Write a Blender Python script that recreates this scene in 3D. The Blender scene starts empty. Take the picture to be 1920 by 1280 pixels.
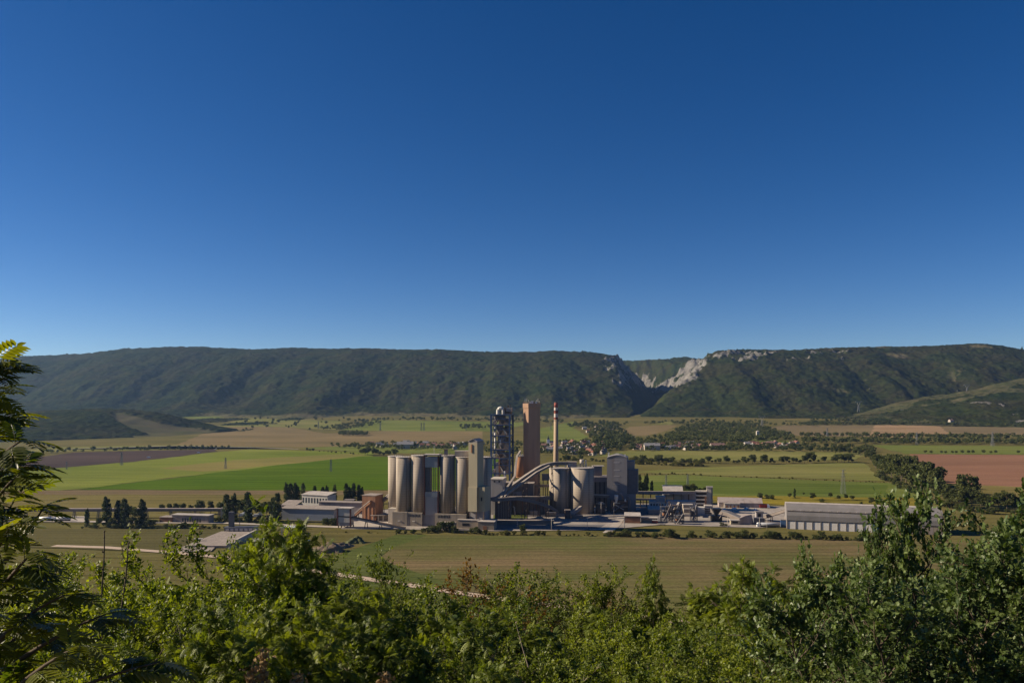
import bpy, bmesh, math, random
import numpy as np
from mathutils import Vector, Matrix

R = math.radians
SC = bpy.context.scene
COL = SC.collection

# ------------------------------------------------------------------ camera
FPX, CX, HY, HC = 1440.0, 960.0, 750.0, 100.0      # focal length, centre and eye level in photo pixels, eye height in m
cam_d = bpy.data.cameras.new("camera")
cam = bpy.data.objects.new("camera", cam_d)
COL.objects.link(cam)
cam.location = (0, 0, HC)
cam.rotation_euler = (R(90), 0, 0)
cam_d.sensor_width = 36.0
cam_d.lens = 36.0 * FPX / 1920.0
cam_d.shift_y = (HY - 640.0) / 1920.0
cam_d.clip_start = 0.1
cam_d.clip_end = 40000
SC.camera = cam

# ------------------------------------------------------------------ sky and sun
SUN_EL = R(26.0)
SUN_AZ = math.atan2(-0.995, 0.10)                   # direction to the sun, measured from +Y towards +X
SV = Vector((math.sin(SUN_AZ) * math.cos(SUN_EL), math.cos(SUN_AZ) * math.cos(SUN_EL), math.sin(SUN_EL)))
w = bpy.data.worlds.new("World")
SC.world = w
w.use_nodes = True
nt = w.node_tree
nt.nodes.clear()
sky = nt.nodes.new("ShaderNodeTexSky")
sky.sky_type = 'NISHITA'
sky.sun_disc = False
sky.sun_elevation = SUN_EL
sky.sun_rotation = SUN_AZ
sky.altitude = 4200
sky.air_density = 1.0
sky.dust_density = 0.0
sky.ozone_density = 1.0
hs = nt.nodes.new("ShaderNodeHueSaturation")
hs.inputs['Saturation'].default_value = 1.42
hs.inputs['Hue'].default_value = 0.510
hs.inputs['Value'].default_value = 1.0
bg = nt.nodes.new("ShaderNodeBackground")
bg.inputs['Strength'].default_value = 0.054
wo = nt.nodes.new("ShaderNodeOutputWorld")
nt.links.new(sky.outputs[0], hs.inputs['Color'])
nt.links.new(hs.outputs[0], bg.inputs['Color'])
nt.links.new(bg.outputs[0], wo.inputs['Surface'])
sl = bpy.data.lights.new("sun", 'SUN')
sl.energy = 5.0
sl.angle = R(0.5)
sl.color = (1.0, 0.86, 0.65)
so = bpy.data.objects.new("sun", sl)
COL.objects.link(so)
so.location = (-200, 40, 300)
so.rotation_euler = SV.to_track_quat('Z', 'Y').to_euler()
SC.view_settings.view_transform = 'Standard'
SC.view_settings.look = 'None'
SC.view_settings.exposure = 0.74
SC.view_settings.gamma = 1.0
SC.render.engine = 'CYCLES'
SC.cycles.max_bounces = 6
SC.cycles.diffuse_bounces = 3
SC.cycles.glossy_bounces = 2
SC.cycles.transmission_bounces = 3
SC.cycles.transparent_max_bounces = 4
SC.cycles.volume_bounces = 0

# ------------------------------------------------------------------ pixel helpers
GY = np.array([-300, -60, -6, 2, 40, 120, 230, 255, 280, 310, 340, 2200, 2400, 2600, 2800, 3000, 3200, 3400, 3600, 4000, 9000], float)
GZ = np.array([120, 108, 98.9, 97.6, 82.6, 50.8, 8.6, 3.6, 1.0, 0.2, 0, 0, 3, 8, 14, 21, 28, 36, 44, 56, 60], float)
def gz(Y): return float(np.interp(Y, GY, GZ))
_YT = np.linspace(300, 4200, 15601)
_PT = HY + FPX * (HC - np.interp(_YT, GY, GZ)) / _YT
def Yg(py): return float(np.interp(-py, -_PT, _YT))
def xat(px, Y): return (px - CX) * Y / FPX
def zat(py, Y): return HC - (py - HY) * Y / FPX
def G(px, py):
    Y = Yg(py); return Vector((xat(px, Y), Y, gz(Y)))

# ------------------------------------------------------------------ noise (numpy)
def _hash(ix, iy, seed):
    h = (ix.astype(np.int64) * 374761393 + iy.astype(np.int64) * 668265263 + seed * 974711) & 0xffffffff
    h = ((h ^ (h >> 13)) * 1274126177) & 0xffffffff
    return ((h ^ (h >> 16)) & 0xffff) / 65535.0
def vnoise(x, y, seed=0):
    ix, iy = np.floor(x), np.floor(y)
    fx, fy = x - ix, y - iy
    fx = fx * fx * (3 - 2 * fx); fy = fy * fy * (3 - 2 * fy)
    a = _hash(ix, iy, seed); b = _hash(ix + 1, iy, seed); c = _hash(ix, iy + 1, seed); d = _hash(ix + 1, iy + 1, seed)
    return a + (b - a) * fx + (c - a) * fy + (a - b - c + d) * fx * fy
def fbm(x, y, seed=0, oct=4):
    s, a, t = 0, 1.0, 0
    for i in range(oct):
        s = s + a * vnoise(x * 2 ** i, y * 2 ** i, seed + i * 7); t += a; a *= 0.5
    return s / t
def sstep(a, b, x):
    t = np.clip((x - a) / (b - a), 0, 1); return t * t * (3 - 2 * t)

# ------------------------------------------------------------------ materials
def nodes_of(name):
    m = bpy.data.materials.new(name); m.use_nodes = True
    n = m.node_tree; b = n.nodes['Principled BSDF']
    b.inputs['Specular IOR Level'].default_value = 0.25
    return m, n, b
def noise_node(n, vec, scale, detail=4, rough=0.6):
    t = n.nodes.new("ShaderNodeTexNoise"); t.inputs['Scale'].default_value = scale
    t.inputs['Detail'].default_value = detail; t.inputs['Roughness'].default_value = rough
    n.links.new(vec, t.inputs['Vector']); return t.outputs['Fac']
def mapping(n, vec, scale=(1, 1, 1), rot=0.0):
    mp = n.nodes.new("ShaderNodeMapping"); mp.inputs['Scale'].default_value = scale
    mp.inputs['Rotation'].default_value = (0, 0, rot)
    n.links.new(vec, mp.inputs['Vector']); return mp.outputs[0]
def ramp(n, fac, stops):
    r = n.nodes.new("ShaderNodeValToRGB"); e = r.color_ramp.elements
    while len(e) < len(stops): e.new(0.5)
    for k, (p, c) in enumerate(stops):
        e[k].position = p; e[k].color = (c[0], c[1], c[2], 1)
    n.links.new(fac, r.inputs[0]); return r.outputs[0]
def mixc(n, fac, a, b, mode='MIX'):
    m = n.nodes.new("ShaderNodeMix"); m.data_type = 'RGBA'; m.blend_type = mode
    if isinstance(fac, (int, float)): m.inputs[0].default_value = fac
    else: n.links.new(fac, m.inputs[0])
    for k, v in ((6, a), (7, b)):
        if isinstance(v, (tuple, list)): m.inputs[k].default_value = (v[0], v[1], v[2], 1)
        else: n.links.new(v, m.inputs[k])
    return m.outputs[2]
def fmath(n, op, a, b=None, c=None):
    m = n.nodes.new("ShaderNodeMath"); m.operation = op
    for k, v in enumerate((a, b, c)):
        if v is None: continue
        if isinstance(v, (int, float)): m.inputs[k].default_value = v
        else: n.links.new(v, m.inputs[k])
    return m.outputs[0]
def sc3(c, f): return tuple(x * f for x in c)

def surf(name, col, rough=0.85, var=0.3, scale=0.4, stretch=(1, 1, 1), bands=0.0, band_scale=0.5, dirt=None, dirt_amt=0.5, metal=0.0, spec=0.25):
    """A painted, concrete or metal surface: base colour with weathering streaks."""
    m, n, b = nodes_of(name)
    g = n.nodes.new("ShaderNodeNewGeometry").outputs['Position']
    f = noise_node(n, mapping(n, g, stretch), scale, 5)
    c = ramp(n, f, [(0.25, sc3(col, 1 - var)), (0.75, sc3(col, 1 + var * 0.6))])
    if dirt is not None:
        f2 = noise_node(n, mapping(n, g, (1, 1, 0.08)), scale * 2.2, 4)
        f2 = ramp(n, f2, [(0.5, (0, 0, 0)), (0.68, (dirt_amt,) * 3)])
        c = mixc(n, f2, c, dirt)
    if bands:
        wv = n.nodes.new("ShaderNodeTexWave"); wv.bands_direction = 'Z'; wv.inputs['Scale'].default_value = band_scale
        wv.inputs['Distortion'].default_value = 0.5
        n.links.new(g, wv.inputs['Vector'])
        f3 = ramp(n, wv.outputs['Fac'], [(0.0, (bands,) * 3), (0.12, (0, 0, 0))])
        c = mixc(n, f3, c, sc3(col, 0.55))
    n.links.new(c, b.inputs['Base Color'])
    b.inputs['Roughness'].default_value = rough; b.inputs['Metallic'].default_value = metal
    b.inputs['Specular IOR Level'].default_value = spec
    return m
def field_mat(name, c1, c2, c3=None, rot=0.0, stripe=0.35, sw=0.25, patch=0.012, fine=0.6, thr=(0.35, 0.65)):
    """A crop: drifts of two or three colours, sown rows and fine mottling."""
    m, n, b = nodes_of(name)
    g = n.nodes.new("ShaderNodeNewGeometry").outputs['Position']
    f = noise_node(n, mapping(n, g, (0.5, 1, 1), rot), patch, 5, 0.65)
    c = ramp(n, f, [(thr[0], c1), (thr[1], c2)] + ([(0.8, c3)] if c3 else []))
    rows = noise_node(n, mapping(n, g, (0.006, sw, 1), rot), 1.0, 3, 0.7)
    rr = ramp(n, rows, [(0.35, (1 - stripe,) * 3), (0.65, (1 + stripe * 0.6,) * 3)])
    c = mixc(n, 1.0, c, rr, 'MULTIPLY')
    wv = n.nodes.new("ShaderNodeTexWave"); wv.bands_direction = 'Y'; wv.inputs['Scale'].default_value = 0.014 if sw < .3 else 0.03; wv.inputs['Distortion'].default_value = 0.6; wv.inputs['Detail Scale'].default_value = 0.02
    n.links.new(mapping(n, g, (1, 1, 1), rot), wv.inputs['Vector'])
    c = mixc(n, 1.0, c, ramp(n, wv.outputs['Fac'], [(0.0, (0.72,) * 3), (0.10, (1, 1, 1))]), 'MULTIPLY')
    big = noise_node(n, mapping(n, g, (0.6, 1, 1), rot), 0.004, 3, 0.6)
    c = mixc(n, 1.0, c, ramp(n, big, [(0.3, (0.82, 0.84, 0.80)), (0.7, (1.14, 1.10, 1.06))]), 'MULTIPLY')
    fn = noise_node(n, g, fine, 4, 0.7)
    fr = ramp(n, fn, [(0.3, (0.75,) * 3), (0.7, (1.2,) * 3)])
    c = mixc(n, 1.0, c, fr, 'MULTIPLY')
    n.links.new(c, b.inputs['Base Color']); b.inputs['Roughness'].default_value = 1.0
    b.inputs['Specular IOR Level'].default_value = 0.0
    return m
def leaf_mat(name, dark, light, trans=0.3, rough=0.45, tr_col=None, spec=0.4):
    m, n, b = nodes_of(name)
    a = n.nodes.new("ShaderNodeAttribute"); a.attribute_name = "tint"
    oi = n.nodes.new("ShaderNodeObjectInfo")
    f = fmath(n, 'MULTIPLY_ADD', oi.outputs['Random'], 0.3, fmath(n, 'MULTIPLY', a.outputs['Fac'], 0.75))
    c = ramp(n, f, [(0.1, dark), (0.9, light)])
    n.links.new(c, b.inputs['Base Color']); b.inputs['Roughness'].default_value = rough
    b.inputs['Specular IOR Level'].default_value = spec
    if trans > 0:
        t = n.nodes.new("ShaderNodeBsdfTranslucent")
        n.links.new(mixc(n, 1.0, c, tr_col or (1.6, 1.7, 0.6), 'MULTIPLY'), t.inputs['Color'])
        mx = n.nodes.new("ShaderNodeMixShader"); mx.inputs[0].default_value = trans
        n.links.new(b.outputs[0], mx.inputs[1]); n.links.new(t.outputs[0], mx.inputs[2])
        n.links.new(mx.outputs[0], n.nodes['Material Output'].inputs['Surface'])
    return m

# ------------------------------------------------------------------ mesh builder
class MB:
    def __init__(s): s.v = []; s.f = []; s.mi = []; s.sm = []
    def add(s, vs, fs, mi=0, smooth=False):
        o = len(s.v); s.v += [tuple(p) for p in vs]
        for f in fs:
            s.f.append([o + i for i in f]); s.mi.append(mi); s.sm.append(smooth)
        return s
    def box(s, x0, x1, y0, y1, z0, z1, mi=0):
        return s.add([(x0, y0, z0), (x1, y0, z0), (x1, y1, z0), (x0, y1, z0), (x0, y0, z1), (x1, y0, z1), (x1, y1, z1), (x0, y1, z1)],
                     [(0, 3, 2, 1), (4, 5, 6, 7), (0, 1, 5, 4), (1, 2, 6, 5), (2, 3, 7, 6), (3, 0, 4, 7)], mi)
    def cyl(s, x, y, z0, z1, r0, r1=None, n=24, mi=0, cap=True, smooth=True, rot=0.0):
        r1 = r0 if r1 is None else r1
        a = [rot + 2 * math.pi * i / n for i in range(n)]
        vs = [(x + r0 * math.cos(t), y + r0 * math.sin(t), z0) for t in a] + [(x + r1 * math.cos(t), y + r1 * math.sin(t), z1) for t in a]
        s.add(vs, [(i, (i + 1) % n, n + (i + 1) % n, n + i) for i in range(n)], mi, smooth)
        if cap:
            o = len(s.v) - 2 * n
            s.f.append([o + n + i for i in range(n)]); s.mi.append(mi); s.sm.append(False)
            s.f.append([o + n - 1 - i for i in range(n)]); s.mi.append(mi); s.sm.append(False)
        return s
    def beam(s, p, q, w, h=None, mi=0):
        """A straight bar of w x h section from p to q."""
        h = h or w
        p, q = Vector(p), Vector(q); d = (q - p).normalized()
        up = Vector((0, 0, 1)) if abs(d.z) < 0.98 else Vector((1, 0, 0))
        sx = d.cross(up).normalized() * (w / 2); sy = sx.normalized().cross(d).normalized() * (h / 2)
        vs = [p - sx - sy, p + sx - sy, p + sx + sy, p - sx + sy, q - sx - sy, q + sx - sy, q + sx + sy, q - sx + sy]
        return s.add(vs, [(3, 2, 1, 0), (4, 5, 6, 7), (0, 1, 5, 4), (1, 2, 6, 5), (2, 3, 7, 6), (3, 0, 4, 7)], mi)
    def tube(s, pts, rad, n=8, mi=0):
        pts = [Vector(p) for p in pts]
        rad = [rad] * len(pts) if isinstance(rad, (int, float)) else rad
        rings = []
        o = len(s.v)
        for i, p in enumerate(pts):
            d = (pts[min(i + 1, len(pts) - 1)] - pts[max(i - 1, 0)]).normalized()
            up = Vector((0, 0, 1)) if abs(d.z) < 0.9 else Vector((0.3, 1, 0))
            a = d.cross(up).normalized(); b = a.cross(d)
            for k in range(n):
                t = 2 * math.pi * k / n
                s.v.append(tuple(p + (a * math.cos(t) + b * math.sin(t)) * rad[i]))
        for i in range(len(pts) - 1):
            for k in range(n):
                s.f.append([o + i * n + k, o + i * n + (k + 1) % n, o + (i + 1) * n + (k + 1) % n, o + (i + 1) * n + k]); s.mi.append(mi); s.sm.append(True)
        s.f.append([o + k for k in range(n)][::-1]); s.mi.append(mi); s.sm.append(False)
        s.f.append([o + (len(pts) - 1) * n + k for k in range(n)]); s.mi.append(mi); s.sm.append(False)
        return s
    def ribbon(s, pts, prof, mi=0):
        """Sweep a cross-section (list of (side, up)) along pts; closed section, capped ends, stays upright."""
        pts = [Vector(p) for p in pts]; o = len(s.v); n = len(prof)
        for i, p in enumerate(pts):
            d = pts[min(i + 1, len(pts) - 1)] - pts[max(i - 1, 0)]
            side = Vector((d.y, -d.x, 0)).normalized()
            for a, b in prof: s.v.append(tuple(p + side * a + Vector((0, 0, b))))
        for i in range(len(pts) - 1):
            for k in range(n):
                s.f.append([o + i * n + k, o + i * n + (k + 1) % n, o + (i + 1) * n + (k + 1) % n, o + (i + 1) * n + k]); s.mi.append(mi); s.sm.append(False)
        s.f.append([o + k for k in range(n)][::-1]); s.mi.append(mi); s.sm.append(False)
        s.f.append([o + (len(pts) - 1) * n + k for k in range(n)]); s.mi.append(mi); s.sm.append(False)
        return s
    def gable(s, x0, x1, y0, y1, z0, z1, along='x', over=0.4, th=0.3, mi=0):
        """A pitched roof slab over the rectangle, ridge along x or y."""
        x0 -= over; x1 += over; y0 -= over; y1 += over
        if along == 'x':
            ym = (y0 + y1) / 2
            sec = [(y0, z0), (ym, z1), (y1, z0), (y1, z0 - th), (ym, z1 - th), (y0, z0 - th)]
            vs = [(x0, a, b) for a, b in sec] + [(x1, a, b) for a, b in sec]
        else:
            xm = (x0 + x1) / 2
            sec = [(x0, z0), (xm, z1), (x1, z0), (x1, z0 - th), (xm, z1 - th), (x0, z0 - th)]
            vs = [(a, y0, b) for a, b in sec] + [(a, y1, b) for a, b in sec]
        return s.add(vs, [(i, (i + 1) % 6, 6 + (i + 1) % 6, 6 + i) for i in range(6)] + [(0, 5, 4, 1), (1, 4, 3, 2), (6, 7, 10, 11), (7, 8, 9, 10)], mi)
    def gable_wall(s, x0, x1, y0, y1, z0, z1, z2, along='x', mi=0):
        if along == 'x':
            ym = (y0 + y1) / 2
            sec = [(y0, z0), (y1, z0), (y1, z1), (ym, z2), (y0, z1)]
            vs = [(x0, a, b) for a, b in sec] + [(x1, a, b) for a, b in sec]
        else:
            xm = (x0 + x1) / 2
            sec = [(x0, z0), (x1, z0), (x1, z1), (xm, z2), (x0, z1)]
            vs = [(a, y0, b) for a, b in sec] + [(a, y1, b) for a, b in sec]
        return s.add(vs, [(0, 1, 2, 3, 4), (9, 8, 7, 6, 5)] + [(i, 5 + i, 5 + (i + 1) % 5, (i + 1) % 5) for i in range(5)], mi)
    def build(s, name, mats, parent=None, loc=None, rotz=0.0):
        me = bpy.data.meshes.new(name)
        me.from_pydata(s.v, [], s.f)
        mats = mats if isinstance(mats, (list, tuple)) else [mats]
        for m in mats: me.materials.append(m)
        me.polygons.foreach_set("material_index", s.mi); me.polygons.foreach_set("use_smooth", s.sm)
        bm = bmesh.new(); bm.from_mesh(me); bmesh.ops.recalc_face_normals(bm, faces=bm.faces); bm.to_mesh(me); bm.free()
        return link(name, me, parent, loc, rotz)
def link(name, me, parent=None, loc=None, rotz=0.0):
    o = bpy.data.objects.new(name, me); COL.objects.link(o)
    if parent is not None: o.parent = parent
    if loc is not None: o.location = loc
    o.rotation_euler.z = rotz
    return o
def tag(o, label=None, cat=None, group=None, kind=None):
    if label: o['label'] = label
    if cat: o['category'] = cat
    if group: o['group'] = group
    if kind: o['kind'] = kind
    return o
def root(name, label, cat, loc, rotz=0.0, group=None):
    return tag(link(name, None, None, loc, rotz), label, cat, group)
def copy_tree(o, parent=None):
    c = o.copy(); COL.objects.link(c); c.parent = parent
    for ch in o.children: copy_tree(ch, c)
    return c
def np_mesh(name, V, F, mats, attrs=None, smooth=False, mi=None):
    """Mesh from numpy arrays; F is (n,3) or (n,4)."""
    me = bpy.data.meshes.new(name); k = F.shape[1]
    me.vertices.add(len(V)); me.vertices.foreach_set("co", np.ascontiguousarray(V, np.float32).ravel())
    me.loops.add(F.size); me.loops.foreach_set("vertex_index", np.ascontiguousarray(F, np.int32).ravel())
    me.polygons.add(len(F)); me.polygons.foreach_set("loop_start", np.arange(0, F.size, k, dtype=np.int32))
    me.polygons.foreach_set("loop_total", np.full(len(F), k, np.int32))
    if smooth: me.polygons.foreach_set("use_smooth", np.ones(len(F), bool))
    for m in (mats if isinstance(mats, (list, tuple)) else [mats]): me.materials.append(m)
    if mi is not None: me.polygons.foreach_set("material_index", np.ascontiguousarray(mi, np.int32))
    for an, av in (attrs or {}).items():
        at = me.attributes.new(an, 'FLOAT', 'POINT'); at.data.foreach_set("value", np.ascontiguousarray(av, np.float32))
    me.update(calc_edges=True)
    return me

# ================================================================== GROUND, FIELDS, ROADS
GRASS = field_mat("grass_ground", (0.12, 0.112, 0.040), (0.165, 0.14, 0.055), (0.19, 0.15, 0.07), 0.2, 0.15, 0.2, 0.01)
xs = [-9000, -4000, -2000, -1000, -400, 0, 400, 1000, 2000, 4000, 9000]
V = np.array([(x, y, z) for y, z in zip(GY, GZ) for x in xs]); nx = len(xs)
F = np.array([(j * nx + i, j * nx + i + 1, (j + 1) * nx + i + 1, (j + 1) * nx + i) for j in range(len(GY) - 1) for i in range(nx - 1)])
tag(link("ground", np_mesh("ground", V, F, GRASS)), kind='structure')

_layer = [0]
def sheet(name, pts, m, lift=None):
    """A flat sheet on the valley floor, following its gentle rise; pts are world (x, y)."""
    _layer[0] += 1
    lift = lift if lift is not None else 0.05 + 0.012 * _layer[0]
    bm = bmesh.new()
    f = bm.faces.new([bm.verts.new((p[0], p[1], 0)) for p in pts])
    for yy in GY[(GY > 300)]:
        if min(p[1] for p in pts) < yy < max(p[1] for p in pts):
            bmesh.ops.bisect_plane(bm, geom=bm.verts[:] + bm.edges[:] + bm.faces[:], plane_co=(0, yy, 0), plane_no=(0, 1, 0))
    for v in bm.verts: v.co.z = gz(v.co.y) + lift
    bmesh.ops.triangulate(bm, faces=bm.faces[:])
    bmesh.ops.recalc_face_normals(bm, faces=bm.faces[:])
    for fc in bm.faces:
        if fc.normal.z < 0: fc.normal_flip()
    me = bpy.data.meshes.new(name); bm.to_mesh(me); bm.free(); me.materials.append(m)
    return tag(link(name, me), kind='structure')
def wob(pts, amp=0.0, step=40, seed=1):
    """Insert points along a polygon's edges with a slight irregularity."""
    rng = random.Random(seed); out = []
    for a, b in zip(pts, pts[1:] + pts[:1]):
        L = math.hypot(b[0] - a[0], b[1] - a[1]); n = max(1, int(L / step))
        for i in range(n):
            t = i / n
            out.append((a[0] + (b[0] - a[0]) * t + (rng.uniform(-amp, amp) if i else 0), a[1] + (b[1] - a[1]) * t + (rng.uniform(-amp, amp) if i else 0)))
    return out
def field(px, m, amp=4.0, step=24, name="field"):
    return sheet(name, wob([tuple(G(*p)[:2]) for p in px], amp, step, len(px) + int(px[0][0])), m)
def strip(name, px, width, m, amp=0.6):
    c = [G(*p) for p in px]; L, Rr = [], []
    rng = random.Random(3)
    dense = []
    for a, b in zip(c, c[1:]):
        n = max(1, int((b - a).length / 25))
        dense += [a + (b - a) * (i / n) for i in range(n)]
    dense.append(c[-1])
    for i, p in enumerate(dense):
        d = dense[min(i + 1, len(dense) - 1)] - dense[max(i - 1, 0)]; d.z = 0; d.normalize()
        s = Vector((d.y, -d.x, 0))
        L.append(tuple((p + s * (width / 2 + rng.uniform(-amp, amp)))[:2])); Rr.append(tuple((p - s * (width / 2 + rng.uniform(-amp, amp)))[:2]))
    return sheet(name, L + Rr[::-1], m)

M_green = field_mat("young_crop", (0.068, 0.120, 0.010), (0.092, 0.140, 0.014), None, -0.12, 0.16, 0.05, 0.006)
M_lime = field_mat("lime_crop", (0.155, 0.19, 0.035), (0.20, 0.22, 0.05), None, -0.1, 0.12, 0.05, 0.006)
M_plough = field_mat("ploughed_soil", (0.070, 0.052, 0.052), (0.092, 0.068, 0.062), None, -0.1, 0.12, 0.08, 0.006)
M_olive = field_mat("stubble_olive", (0.155, 0.13, 0.05), (0.19, 0.16, 0.06), (0.21, 0.16, 0.09), 0.0, 0.14, 0.10, 0.008)
M_brownst = field_mat("stubble_brown", (0.15, 0.115, 0.065), (0.19, 0.14, 0.085), None, 0.0, 0.12, 0.2, 0.012)
M_near = field_mat("sown_field", (0.115, 0.118, 0.042), (0.185, 0.138, 0.076), (0.21, 0.145, 0.09), -0.01, 0.25, 0.42, 0.010, 0.5, (0.40, 0.60))
M_nearg = field_mat("sown_green", (0.085, 0.108, 0.032), (0.115, 0.130, 0.042), None, 0.35, 0.2, 0.5, 0.02)
M_leftnear = field_mat("olive_meadow", (0.105, 0.095, 0.042), (0.13, 0.115, 0.05), (0.085, 0.10, 0.035), 0.0, 0.10, 0.3, 0.012)
M_pasture = field_mat("pasture", (0.17, 0.18, 0.055), (0.215, 0.20, 0.075), None, 0.05, 0.16, 0.06, 0.008)
M_pastg = field_mat("pasture_green", (0.135, 0.165, 0.042), (0.17, 0.19, 0.055), None, 0.03, 0.12, 0.06, 0.008)
M_red = field_mat("red_soil", (0.24, 0.125, 0.085), (0.27, 0.15, 0.10), None, 0.02, 0.12, 0.08, 0.008)
M_tan = field_mat("ripe_tan", (0.185, 0.145, 0.075), (0.225, 0.17, 0.09), None, 0.05, 0.12, 0.05, 0.006)
M_pale = field_mat("pale_stubble", (0.29, 0.20, 0.12), (0.34, 0.235, 0.145), None, 1.2, 0.18, 0.02, 0.005)
M_dun = field_mat("dun_meadow", (0.18, 0.14, 0.085), (0.21, 0.165, 0.095), None, 0.05, 0.12, 0.05, 0.006)
M_yellow = field_mat("yellow_meadow", (0.16, 0.14, 0.035), (0.28, 0.215, 0.03), (0.2, 0.14, 0.06), 0.0, 0.3, 0.08, 0.02)
M_dirt = surf("dirt_track", (0.47, 0.36, 0.27), 0.95, 0.18, 0.15)
M_yard = surf("yard_concrete", (0.33, 0.285, 0.245), 0.92, 0.42, 0.09, (1, 1, 1))
M_shade_asph = surf("shaded_asphalt", (0.14, 0.13, 0.13), 0.9, 0.25, 0.1)  # asphalt with the yard's shade put into its dark tone
M_gravel = surf("pale_gravel", (0.40, 0.345, 0.29), 0.95, 0.22, 0.12)

# far fields first, nearer ones above them
field([(330, 834), (400, 800), (520, 796), (610, 812), (760, 806), (905, 806), (905, 826), (700, 834), (560, 838)], M_tan)
field([(640, 806), (700, 787), (900, 790), (1000, 792), (930, 808), (760, 808)], M_pastg)
field([(340, 782), (372, 776), (440, 769), (450, 772), (420, 782), (380, 786)], M_pastg)
field([(400, 800), (460, 783), (640, 789), (640, 806), (520, 800)], M_pasture)
field([(0, 850), (120, 846), (400, 841), (470, 838), (330, 834), (100, 838)], M_pasture)
field([(560, 840), (700, 834), (905, 829), (905, 852), (700, 848)], M_pastg)
field([(1006, 804), (1072, 790), (1085, 793), (1075, 804), (1020, 806)], M_pastg)
field([(1006, 828), (1008, 806), (1080, 804), (1104, 818), (1098, 828)], M_pastg)
field([(1168, 806), (1180, 800), (1255, 796), (1270, 798), (1240, 810), (1210, 817), (1180, 816)], M_tan)
field([(1220, 796), (1250, 790), (1266, 791), (1258, 796)], M_pasture)
field([(1444, 801), (1470, 797), (1640, 797), (1630, 818), (1500, 817), (1440, 806)], M_dun)
field([(1640, 797), (1690, 795), (1763, 798), (1784, 813), (1700, 820), (1628, 818)], M_pale)
field([(1763, 799), (1920, 801), (2100, 802), (2100, 818), (1784, 814)], M_dun)
field([(1375, 823), (1440, 823), (1490, 828), (1500, 833), (1400, 828)], M_pastg)
field([(1100, 856), (1180, 845), (1420, 845), (1600, 848), (1630, 852), (1600, 862), (1320, 864), (1200, 858)], M_pasture)
field([(1630, 834), (1920, 836), (2200, 838), (2200, 851), (1920, 852), (1700, 851)], M_pastg)
field([(1705, 851), (1920, 853), (2200, 856), (2200, 916), (1920, 913), (1840, 911), (1770, 905)], M_red)
field([(1785, 908), (1920, 913), (2200, 916), (2200, 950), (1860, 945)], M_olive)
field([(1180, 885), (1320, 876), (1560, 868), (1620, 868), (1640, 886), (1660, 902), (1420, 894)], M_pasture)
field([(1170, 893), (1270, 890), (1420, 896), (1665, 905), (1690, 908), (1726, 935), (1400, 933), (1190, 925)], M_pastg)
field([(1180, 905), (1300, 901), (1664, 909), (1664, 925), (1400, 928), (1190, 922)],
      field_mat("meadow_green", (0.098, 0.135, 0.03), (0.12, 0.15, 0.036), None, 0.02, 0.12, 0.06, 0.008))
field([(1330, 930), (1480, 930), (1720, 934), (1740, 952), (1500, 948), (1340, 940)], M_yellow)
# left side of the valley
field([(0, 868), (140, 848), (400, 842), (408, 846), (250, 866), (125, 876), (0, 890)], M_plough)
field([(-260, 930), (-100, 893), (125, 876), (250, 866), (400, 848), (470, 842), (700, 848), (700, 866), (440, 882), (250, 904), (148, 917), (0, 925)], M_lime)
field([(300, 878), (440, 862), (660, 850), (690, 853), (560, 868), (380, 884)],
      field_mat("warm_crop", (0.20, 0.19, 0.06), (0.24, 0.20, 0.07), None, -0.1, 0.1, 0.05, 0.006), 3)
field([(148, 918), (250, 905), (440, 882), (560, 868), (680, 856), (940, 858), (940, 919), (500, 919)], M_green, 4, 22)
field([(-400, 958), (-300, 921), (148, 919), (940, 920), (940, 955)], M_olive)
field([(-300, 928), (-300, 921), (148, 919), (560, 920), (740, 921), (740, 928), (500, 927)], M_brownst)
# near side
field([(-300, 992), (430, 992), (418, 1000), (322, 1036), (120, 1028), (-300, 1020)], M_leftnear, 0.8)
field([(742, 1003), (900, 1004), (1300, 1008), (1640, 1014), (2000, 1020), (2000, 1160), (1400, 1165), (1100, 1138), (870, 1108), (590, 1066), (592, 1060)], M_near, 0.6)
field([(742, 1003), (800, 1003), (770, 1015), (735, 1028), (715, 1045), (735, 1058), (800, 1080), (860, 1098), (855, 1104), (700, 1083), (590, 1066), (592, 1060), (660, 1030)], M_nearg, 1.2, 12)
field([(590, 1083), (700, 1092), (880, 1120), (1200, 1166), (1300, 1185), (1300, 1200), (560, 1130), (480, 1060)], M_nearg, 1.0)
field([(500, 992), (640, 990), (742, 998), (742, 1003), (660, 1031), (592, 1062), (470, 1048), (486, 1010)],
      field_mat("rough_grass", (0.115, 0.105, 0.04), (0.155, 0.13, 0.05), (0.19, 0.135, 0.075), 0.0, 0.2, 0.25, 0.03), 1.0, 15)
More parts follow.
